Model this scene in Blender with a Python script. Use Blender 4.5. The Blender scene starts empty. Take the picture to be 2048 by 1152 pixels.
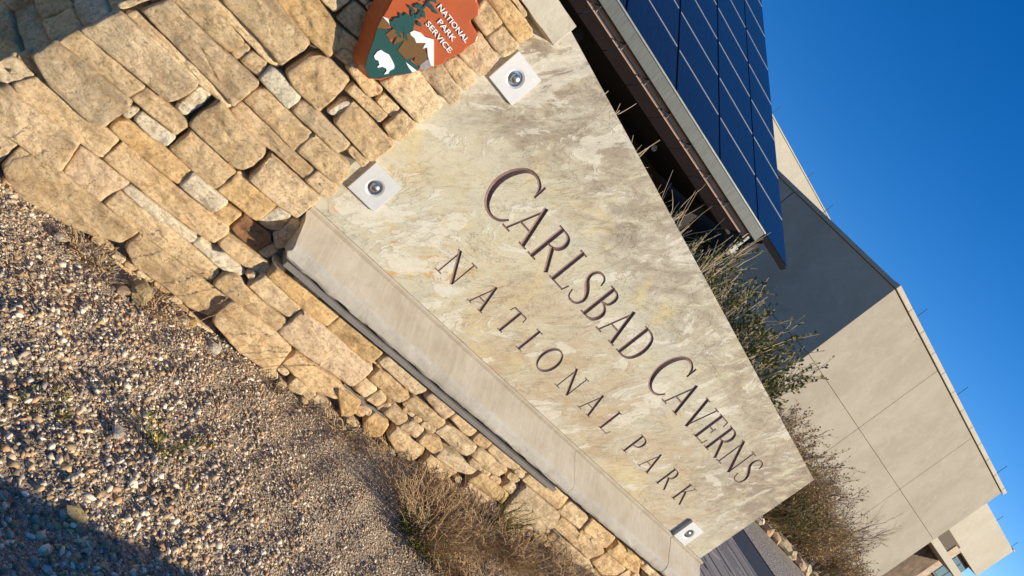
import bpy, bmesh, math, random
import numpy as np
from mathutils import Vector, Matrix, noise
random.seed(7); rng = np.random.default_rng(7)
scene = bpy.context.scene
COL = scene.collection

# ------------------------------------------------------------------ camera
AZ, PITCH, ROLL, FPX = math.radians(32.764), math.radians(7.531), math.radians(50.756), 1514.0
F = Vector((math.sin(AZ)*math.cos(PITCH), math.cos(AZ)*math.cos(PITCH), -math.sin(PITCH)))
R0 = Vector((math.cos(AZ), -math.sin(AZ), 0.0)); U0 = R0.cross(F)
CX = R0*math.cos(ROLL)+U0*math.sin(ROLL)          # the phone was held tilted by about 51 degrees
CY = U0*math.cos(ROLL)-R0*math.sin(ROLL)
cam = bpy.data.cameras.new('camera'); cam_o = bpy.data.objects.new('camera', cam); COL.objects.link(cam_o)
cam.sensor_width = 36.0; cam.lens = FPX/2048*36.0; cam.clip_start = .05; cam.clip_end = 2000
cam_o.matrix_world = Matrix(((CX.x, CY.x, -F.x, 0), (CX.y, CY.y, -F.y, -3.115), (CX.z, CY.z, -F.z, 1.6), (0, 0, 0, 1)))
scene.camera = cam_o

# ------------------------------------------------------------------ sky and sun
SUN_AZ, SUN_EL = math.radians(55), math.radians(20)   # from the right of the wall, low
sd = Vector((math.sin(SUN_AZ)*math.cos(SUN_EL), -math.cos(SUN_AZ)*math.cos(SUN_EL), math.sin(SUN_EL)))
w = bpy.data.worlds.new('World'); scene.world = w; w.use_nodes = True
nt = w.node_tree; bg = nt.nodes['Background']
sky = nt.nodes.new('ShaderNodeTexSky'); sky.sky_type = 'NISHITA'; sky.sun_disc = False
sky.sun_elevation = SUN_EL; sky.sun_rotation = math.atan2(sd.x, sd.y)
sky.altitude = 1300; sky.air_density = 1.0; sky.dust_density = 0.15; sky.ozone_density = 4.0
hs = nt.nodes.new('ShaderNodeHueSaturation'); hs.inputs['Saturation'].default_value = 1.30; hs.inputs['Hue'].default_value = .509
nt.links.new(sky.outputs[0], hs.inputs['Color']); nt.links.new(hs.outputs[0], bg.inputs[0]); bg.inputs[1].default_value = 0.115
sun = bpy.data.lights.new('sun', 'SUN'); sun.energy = 5.0; sun.angle = math.radians(.5); sun.color = (1.0, .885, .70)
sun_o = bpy.data.objects.new('sun', sun); COL.objects.link(sun_o)
sun_o.rotation_euler = (-sd).to_track_quat('-Z', 'Y').to_euler()
scene.view_settings.view_transform = 'Standard'; scene.view_settings.look = 'None'
scene.view_settings.exposure = 0.50; scene.view_settings.gamma = 1.0
scene.view_settings.use_curve_mapping = False

# ------------------------------------------------------------------ helpers
def obj(name, verts, faces, mat=None, parent=None, smooth=False, mats=None, fmat=None):
    me = bpy.data.meshes.new(name); me.from_pydata([tuple(v) for v in verts], [], faces); me.update()
    if mats:
        for m in mats: me.materials.append(m)
        if fmat is not None: me.polygons.foreach_set('material_index', fmat)
    elif mat: me.materials.append(mat)
    if smooth:
        me.polygons.foreach_set('use_smooth', [True]*len(me.polygons)); me.set_sharp_from_angle(angle=math.radians(smooth if smooth > 1 else 42))
    return link(name, me, parent)
def link(name, me, parent=None):
    o = bpy.data.objects.new(name, me); COL.objects.link(o)
    if parent: o.parent = parent
    return o
def tag(o, label=None, cat=None, group=None, kind=None):
    if label: o['label'] = label
    if cat: o['category'] = cat
    if group: o['group'] = group
    if kind: o['kind'] = kind
    return o
def thing(name, label, cat, group=None, loc=(0, 0, 0)):
    o = bpy.data.objects.new(name, None); COL.objects.link(o); o.location = loc; o.empty_display_size = .1
    return tag(o, label, cat, group)
class MB:
    def __init__(s): s.v = []; s.f = []; s.m = []
    def box(s, x0, x1, y0, y1, z0, z1, m=0):
        b = len(s.v)
        s.v += [(x0,y0,z0),(x1,y0,z0),(x1,y1,z0),(x0,y1,z0),(x0,y0,z1),(x1,y0,z1),(x1,y1,z1),(x0,y1,z1)]
        s.f += [tuple(b+i for i in q) for q in ((0,3,2,1),(4,5,6,7),(0,1,5,4),(1,2,6,5),(2,3,7,6),(3,0,4,7))]; s.m += [m]*6
        return s
    def prism(s, poly, d0, d1, axis='y', m=0):
        """poly in (x,z), extruded along y from d0 (front) to d1"""
        b = len(s.v); n = len(poly)
        s.v += [(x, d0, z) for x, z in poly] + [(x, d1, z) for x, z in poly]
        s.f += [tuple(b+i for i in range(n)), tuple(b+n+i for i in reversed(range(n)))]
        s.f += [(b+i, b+n+i, b+n+(i+1) % n, b+(i+1) % n) for i in range(n)]; s.m += [m]*(n+2)
        return s
    def tube(s, pts, r, n=6, m=0):
        pts = [Vector(p) for p in pts]; rs = r if isinstance(r, (list, tuple)) else [r]*len(pts); b = len(s.v)
        for i, p in enumerate(pts):
            t = (pts[min(i+1, len(pts)-1)]-pts[max(i-1, 0)]).normalized()
            a = t.cross(Vector((0, 0, 1)) if abs(t.z) < .9 else Vector((1, 0, 0))).normalized(); c = t.cross(a)
            for k in range(n):
                th = 2*math.pi*k/n; s.v.append(tuple(p+(a*math.cos(th)+c*math.sin(th))*rs[i]))
        for i in range(len(pts)-1):
            for k in range(n):
                s.f.append((b+i*n+k, b+i*n+(k+1) % n, b+(i+1)*n+(k+1) % n, b+(i+1)*n+k)); s.m.append(m)
        s.f += [tuple(b+k for k in reversed(range(n))), tuple(b+(len(pts)-1)*n+k for k in range(n))]; s.m += [m, m]
        return s
    def lathe(s, prof, c, axis='y', n=32, m=0):
        """prof: list of (radius, depth) turned about the y axis through c"""
        b = len(s.v)
        for r, d in prof:
            for k in range(n):
                th = 2*math.pi*k/n; s.v.append((c[0]+r*math.cos(th), c[1]+d, c[2]+r*math.sin(th)))
        for i in range(len(prof)-1):
            for k in range(n):
                s.f.append((b+i*n+k, b+i*n+(k+1) % n, b+(i+1)*n+(k+1) % n, b+(i+1)*n+k)); s.m.append(m)
        return s
    def build(s, name, mat, parent=None, smooth=False, bevel=0):
        o = obj(name, s.v, s.f, mat if not isinstance(mat, list) else None, parent, smooth, mat if isinstance(mat, list) else None, s.m if isinstance(mat, list) else None)
        if bevel:
            b = o.modifiers.new('bevel', 'BEVEL'); b.width = bevel; b.segments = 2; b.limit_method = 'ANGLE'
        return o
def nz(x, y, z, s): return noise.noise(Vector((x*s, y*s, z*s)))

# ------------------------------------------------------------------ materials
class NG:
    def __init__(s, name, rough=.8, spec=.3):
        s.m = bpy.data.materials.new(name); s.m.use_nodes = True; s.t = s.m.node_tree; s.b = s.t.nodes['Principled BSDF']
        s.b.inputs['Roughness'].default_value = rough; s.b.inputs['Specular IOR Level'].default_value = spec
        s.tc = s.t.nodes.new('ShaderNodeTexCoord')
    def n(s, ty, **kw):
        q = s.t.nodes.new(ty)
        for k, v in kw.items(): setattr(q, k, v)
        return q
    def l(s, a, b): s.t.links.new(a, b)
    def val(s, sock, v):
        if hasattr(v, 'is_output'): s.l(v, sock)
        else: sock.default_value = v
    def coord(s, scale=(1, 1, 1), rot=(0, 0, 0), src='Object', loc=(0, 0, 0)):
        mp = s.n('ShaderNodeMapping'); s.l(s.tc.outputs[src], mp.inputs[0])
        mp.inputs['Location'].default_value = loc; mp.inputs['Rotation'].default_value = rot; mp.inputs['Scale'].default_value = scale
        return mp.outputs[0]
    def rotscale(s, rot, scale, loc=(0, 0, 0)):
        a = s.coord((1, 1, 1), rot, loc=loc); mp = s.n('ShaderNodeMapping'); s.l(a, mp.inputs[0]); mp.inputs['Scale'].default_value = scale; return mp.outputs[0]
    def noise(s, vec, scale, detail=6, rough=.6, dist=0., col=False):
        q = s.n('ShaderNodeTexNoise'); s.l(vec, q.inputs['Vector']); q.inputs['Scale'].default_value = scale
        q.inputs['Detail'].default_value = detail; q.inputs['Roughness'].default_value = rough; q.inputs['Distortion'].default_value = dist
        return q.outputs['Color' if col else 'Fac']
    def voro(s, vec, scale, feature='F1', rnd=1.):
        q = s.n('ShaderNodeTexVoronoi', feature=feature); s.l(vec, q.inputs['Vector']); q.inputs['Scale'].default_value = scale; q.inputs['Randomness'].default_value = rnd
        return q
    def ramp(s, fac, stops, interp='LINEAR'):
        q = s.n('ShaderNodeValToRGB'); s.l(fac, q.inputs[0]); q.color_ramp.interpolation = interp
        e = q.color_ramp.elements
        while len(e) < len(stops): e.new(.5)
        for i, (p, c) in enumerate(stops):
            e[i].position = p; e[i].color = (c, c, c, 1) if not isinstance(c, tuple) else (*c, 1)
        return q.outputs[0]
    def mix(s, fac, a, b, mode='MIX'):
        q = s.n('ShaderNodeMix', data_type='RGBA', blend_type=mode); s.val(q.inputs[0], fac)
        for sock, v in ((q.inputs[6], a), (q.inputs[7], b)):
            if isinstance(v, tuple): v = (*v, 1) if len(v) == 3 else v
            s.val(sock, v)
        return q.outputs[2]
    def math(s, op, a, b=0.):
        q = s.n('ShaderNodeMath', operation=op); s.val(q.inputs[0], a); s.val(q.inputs[1], b); return q.outputs[0]
    def rng(s, v, a, b, c=0., d=1.):
        q = s.n('ShaderNodeMapRange'); s.val(q.inputs[0], v)
        for i, x in enumerate((a, b, c, d)): q.inputs[i+1].default_value = x
        q.interpolation_type = 'SMOOTHSTEP'; return q.outputs[0]
    def bump(s, h, strength=.5, dist=.01, prev=None):
        q = s.n('ShaderNodeBump'); s.l(h, q.inputs['Height']); q.inputs['Strength'].default_value = strength; q.inputs['Distance'].default_value = dist
        if prev: s.l(prev, q.inputs['Normal'])
        return q.outputs[0]
    def sep(s, vec):
        q = s.n('ShaderNodeSeparateXYZ'); s.l(vec, q.inputs[0]); return q.outputs
    def done(s, col, normal=None, rough=None):
        if isinstance(col, tuple): s.b.inputs['Base Color'].default_value = (*col, 1)
        else: s.l(col, s.b.inputs['Base Color'])
        if normal: s.l(normal, s.b.inputs['Normal'])
        if rough is not None: s.val(s.b.inputs['Roughness'], rough)
        return s.m
def plain(name, col, rough=.7, metal=0., var=.15, scale=8., bump=.1, spec=.3):
    g = NG(name, rough, spec); v = g.coord(); f = g.noise(v, scale, 6)
    g.b.inputs['Metallic'].default_value = metal
    c = g.mix(g.ramp(f, [(.3, 0.), (.7, 1.)]), tuple(x*(1-var) for x in col), tuple(min(1, x*(1+var)) for x in col))
    return g.done(c, g.bump(g.noise(v, scale*6, 4), bump, .004) if bump else None)

def m_stone():
    g = NG('sandstone', .92, .15); oi = g.n('ShaderNodeObjectInfo'); v = g.coord(src='Object')
    add = g.n('ShaderNodeVectorMath', operation='ADD'); g.l(v, add.inputs[0])
    mul = g.n('ShaderNodeVectorMath', operation='SCALE'); g.l(oi.outputs['Random'], mul.inputs['Scale']); mul.inputs[0].default_value = (37, 91, 53)
    g.l(mul.outputs[0], add.inputs[1]); v = add.outputs[0]
    mp = g.n('ShaderNodeMapping'); g.l(v, mp.inputs[0]); mp.inputs['Scale'].default_value = (.5, 1, 1.9); sv = mp.outputs[0]
    big = g.noise(sv, 5.0, 7, .60, .5); mid = g.noise(v, 15, 9, .70, .3); fine = g.noise(v, 170, 5, .75); grain = g.noise(v, 60, 9, .8)
    base = oi.outputs['Color']
    c = g.mix(g.ramp(big, [(.50, 0.), (.62, .8)]), base, g.mix(1., base, (.62, .57, .53), 'MULTIPLY'))
    c = g.mix(g.ramp(mid, [(.52, 0.), (.68, .6)]), c, g.mix(1., base, (1.04, .85, .60), 'MULTIPLY'))
    c = g.mix(g.ramp(g.noise(v, 26, 9, .78), [(.48, 0.), (.62, .65)]), c, g.mix(1., base, (1.25, 1.30, 1.32), 'MULTIPLY'))
    c = g.mix(g.ramp(grain, [(.38, .9), (.51, 0.)]), c, g.mix(1., base, (.50, .42, .33), 'MULTIPLY'))
    pit = g.ramp(g.noise(v, 85, 7, .85, .8), [(.33, 1.), (.41, 0.)])
    c = g.mix(g.math('MULTIPLY', pit, .8), c, g.mix(1., base, (.30, .24, .20), 'MULTIPLY'))
    c = g.mix(g.ramp(fine, [(.30, .5), (.5, 0.)]), c, g.mix(1., base, (.66, .6, .55), 'MULTIPLY'))
    ct = g.math('ABSOLUTE', g.math('SUBTRACT', g.noise(sv, 4.2, 8, .68, .8), .5))
    ck = g.math('MULTIPLY', g.ramp(ct, [(.0, 1.), (.004, 0.)]), g.ramp(g.noise(v, 5, 2), [(.54, 0.), (.60, 1.)]))
    c = g.mix(g.math('MULTIPLY', ck, .8), c, g.mix(1., base, (.25, .19, .15), 'MULTIPLY'))
    lay = g.noise(sv, 15, 9, .75, .5)
    nrm = g.bump(lay, .8, .014); nrm = g.bump(mid, .7, .014, nrm); nrm = g.bump(grain, 1., .010, nrm)
    nrm = g.bump(pit, .7, -.004, nrm); nrm = g.bump(ck, .8, -.006, nrm); nrm = g.bump(fine, .5, .0015, nrm)
    return g.done(c, nrm)
M_STONE = m_stone()

def m_slab():
    g = NG('quartzite_slab', .78, .25)
    a = math.radians(48)
    raw = g.coord(); X, Y, Z = g.sep(raw)
    st = g.rotscale((0, a, 0), (.8, 1, 1.7)); st2 = g.rotscale((0, a-.25, 0), (.7, 1, 1.8), loc=(3, 0, 1)); st3 = g.rotscale((0, a-.1, 0), (.45, 1, 2.2), loc=(1, 0, 6))
    n1 = g.noise(st, 1.5, 8, .6, .6); n2 = g.noise(st, 5.0, 10, .70, .9); n3 = g.noise(st2, 22, 8, .76, .4); n4 = g.noise(raw, 110, 5, .72); n5 = g.noise(st3, 8, 10, .78, .6)
    blob = g.noise(raw, 2.3, 7, .62, .7)
    c = g.mix(g.ramp(n1, [(.36, 0.), (.62, 1.)]), (.535, .475, .32), (.50, .47, .365))
    c = g.mix(g.ramp(n2, [(.44, 0.), (.64, .6)]), c, (.61, .56, .43))
    # brown weathered zone along the foot of the middle and right of the slab
    bx = g.math('MULTIPLY', g.rng(X, 1.75, 2.15), g.rng(Z, 1.5, 1.0)); bx = g.math('MULTIPLY', bx, g.rng(X, 4.8, 3.3, .5, 1.))
    bx = g.math('MAXIMUM', bx, g.math('MULTIPLY', g.rng(X, 3.3, 4.4), .55))
    br = g.math('MULTIPLY', bx, g.ramp(g.noise(st, 3.6, 10, .72, .7), [(.40, 0.), (.58, 1.)]))
    c = g.mix(g.math('MULTIPLY', br, .85), c, (.455, .335, .205))
    br2 = g.math('MULTIPLY', bx, g.ramp(n5, [(.50, 0.), (.60, 1.)]))
    c = g.mix(g.math('MULTIPLY', br2, .7), c, (.40, .30, .19))
    # grey mineral blotches towards the top left, the top edge and the right end
    gx = g.math('MAXIMUM', g.math('MULTIPLY', g.rng(X, 2.2, 1.3), g.rng(Z, 1.35, 1.7)), g.math('MULTIPLY', g.rng(X, 3.3, 4.5), g.rng(Z, .85, 1.25)))
    gx = g.math('MAXIMUM', gx, g.math('MULTIPLY', g.rng(Z, 1.44, 1.68), .8))
    gr = g.math('MULTIPLY', gx, g.ramp(g.noise(st, 7, 10, .76, .7), [(.41, 0.), (.56, 1.)]))
    c = g.mix(g.math('MULTIPLY', gr, .9), c, (.275, .215, .16))
    # pale yellow and rust stains
    c = g.mix(g.math('MULTIPLY', g.ramp(blob, [(.55, 0.), (.68, 1.)]), .65), c, (.60, .49, .25))
    ru = g.math('MULTIPLY', g.rng(X, 2.5, 1.5), g.rng(Z, 1.35, .95)); ru = g.math('MULTIPLY', ru, g.ramp(g.noise(st2, 6.5, 9, .8, 1.5), [(.53, 0.), (.61, 1.)]))
    c = g.mix(g.math('MULTIPLY', ru, .85), c, (.54, .33, .11))
    # chalky flakes with sharp edges
    nf = g.noise(st, 2.6, 9, .66, 1.2); fl = g.ramp(nf, [(.555, 0.), (.570, 1.)])
    c = g.mix(g.math('MULTIPLY', fl, .5), c, (.70, .665, .565))
    c = g.mix(g.ramp(n3, [(.50, 0.), (.68, .6)]), c, g.mix(1., c, (.68, .60, .50), 'MULTIPLY'))
    c = g.mix(g.ramp(n4, [(.30, .5), (.48, 0.)]), c, g.mix(1., c, (.6, .55, .5), 'MULTIPLY'))
    sp = g.noise(g.rotscale((0, a, 0), (.7, 1, 1.4), loc=(7, 2, 4)), 26, 9, .82, .6)
    c = g.mix(g.math('MULTIPLY', g.ramp(sp, [(.58, 0.), (.66, 1.)]), .55), c, (.36, .29, .23))
    # broken flake edges: thin dark contour lines where the surface layer ends
    ct = g.math('ABSOLUTE', g.math('SUBTRACT', g.noise(st2, 3.3, 10, .70, 1.4), .53))
    ck = g.math('MULTIPLY', g.ramp(ct, [(.0, 1.), (.0055, 0.)]), g.ramp(g.noise(raw, 3.4, 3), [(.50, 0.), (.58, 1.)]))
    c = g.mix(g.math('MULTIPLY', ck, .7), c, (.26, .20, .13))
    step = g.ramp(nf, [(.36, 0.), (.375, .3), (.46, .32), (.475, .62), (.56, .65), (.572, 1.)])
    nrm = g.bump(step, .55, .009); nrm = g.bump(n2, .32, .010, nrm); nrm = g.bump(n3, .6, .006, nrm)
    nrm = g.bump(ck, .6, -.005, nrm); nrm = g.bump(n4, .45, .0016, nrm)
    return g.done(c, nrm)
M_SLAB = m_slab()

def m_concrete(name, c0, c1, rough, streak, fine):
    g = NG(name, rough, .25); v = g.coord(); st = g.coord((14, 1.2, 1.2)); f = g.noise(v, 3.2, 8, .65, .4)
    c = g.mix(g.ramp(f, [(.35, 0.), (.65, 1.)]), c0, c1)
    c = g.mix(g.math('MULTIPLY', g.ramp(g.noise(st, 4, 6, .7), [(.45, 0.), (.7, 1.)]), streak), c, tuple(min(1, x*1.18) for x in c1))
    c = g.mix(g.ramp(g.noise(v, 16, 8, .72, .5), [(.55, 0.), (.75, .5)]), c, tuple(x*.72 for x in c0))
    sp = g.ramp(g.noise(v, 160, 4, .8), [(.28, 1.), (.38, 0.)])
    c = g.mix(g.math('MULTIPLY', sp, .5), c, tuple(x*.4 for x in c0))
    n = g.bump(g.noise(v, 40, 8, .75), fine, .006); n = g.bump(sp, .5, -.003, n)
    return g.done(c, n)
M_SILL = m_concrete('troweled_concrete', (.37, .305, .215), (.47, .41, .315), .8, .45, .25)
M_SILLF = m_concrete('rough_concrete', (.37, .33, .265), (.49, .45, .375), .9, .15, .8)
M_MORTAR = m_concrete('mortar', (.15, .13, .105), (.24, .215, .18), .95, .1, 1.)
M_COPE = m_concrete('limestone_coping', (.50, .45, .34), (.60, .55, .43), .85, .25, .5)
def m_stucco(name, c0, c1):
    g = NG(name, .95, .12); v = g.coord(); st = g.coord((1, 1, .6)); f = g.noise(st, .55, 7, .6, .6); h = g.noise(v, 2.6, 8, .7, .5)
    c = g.mix(g.ramp(f, [(.38, 0.), (.62, 1.)]), c0, c1); c = g.mix(g.ramp(h, [(.52, 0.), (.68, .55)]), c, tuple(x*1.1 for x in c1)); c = g.mix(g.ramp(h, [(.30, .6), (.42, 0.)]), c, tuple(x*.87 for x in c0))
    n = g.bump(h, .35, .03); return g.done(c, g.bump(g.noise(v, 30, 6, .7), .3, .006, n))
M_STUCCO = m_stucco('tan_stucco', (.40, .345, .265), (.455, .40, .315))
M_STUCCO2 = m_stucco('cream_stucco', (.53, .47, .36), (.58, .52, .41))
M_ROD = plain('lightning_rod_metal', (.12, .13, .14), .5, .6)
M_GROOVE = plain('brown_letter_paint', (.17, .105, .088), .62, 0, .25, 60, .3)
M_PLATE = plain('brushed_aluminium', (.60, .60, .585), .5, .25, .05, 30, .06)
M_CHROME = plain('dull_steel', (.52, .51, .49), .30, 1., .08, 60, .1)
M_DARKHOLE = plain('black_rubber', (.02, .02, .02), .6, 0, .1, 20, 0)
M_FLASH = plain('grey_flashing', (.24, .22, .20), .6, .2, .15, 12, .1)
M_BRICKRED = plain('painted_rust_orange', (.44, .092, .022), .34, 0, .08, 10, .05, .45)
M_GREEN = plain('painted_dark_green', (.018, .075, .065), .3, 0, .08, 12, .05, .5)
M_BROWN = plain('painted_brown', (.165, .085, .024), .4, 0, .08, 12, .05, .4)
M_WHITE = plain('painted_white', (.80, .80, .78), .4, 0, .03, 12, .03, .4)
M_GREY = plain('painted_grey', (.30, .28, .26), .4, 0, .25, 60, .05, .4)

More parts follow.
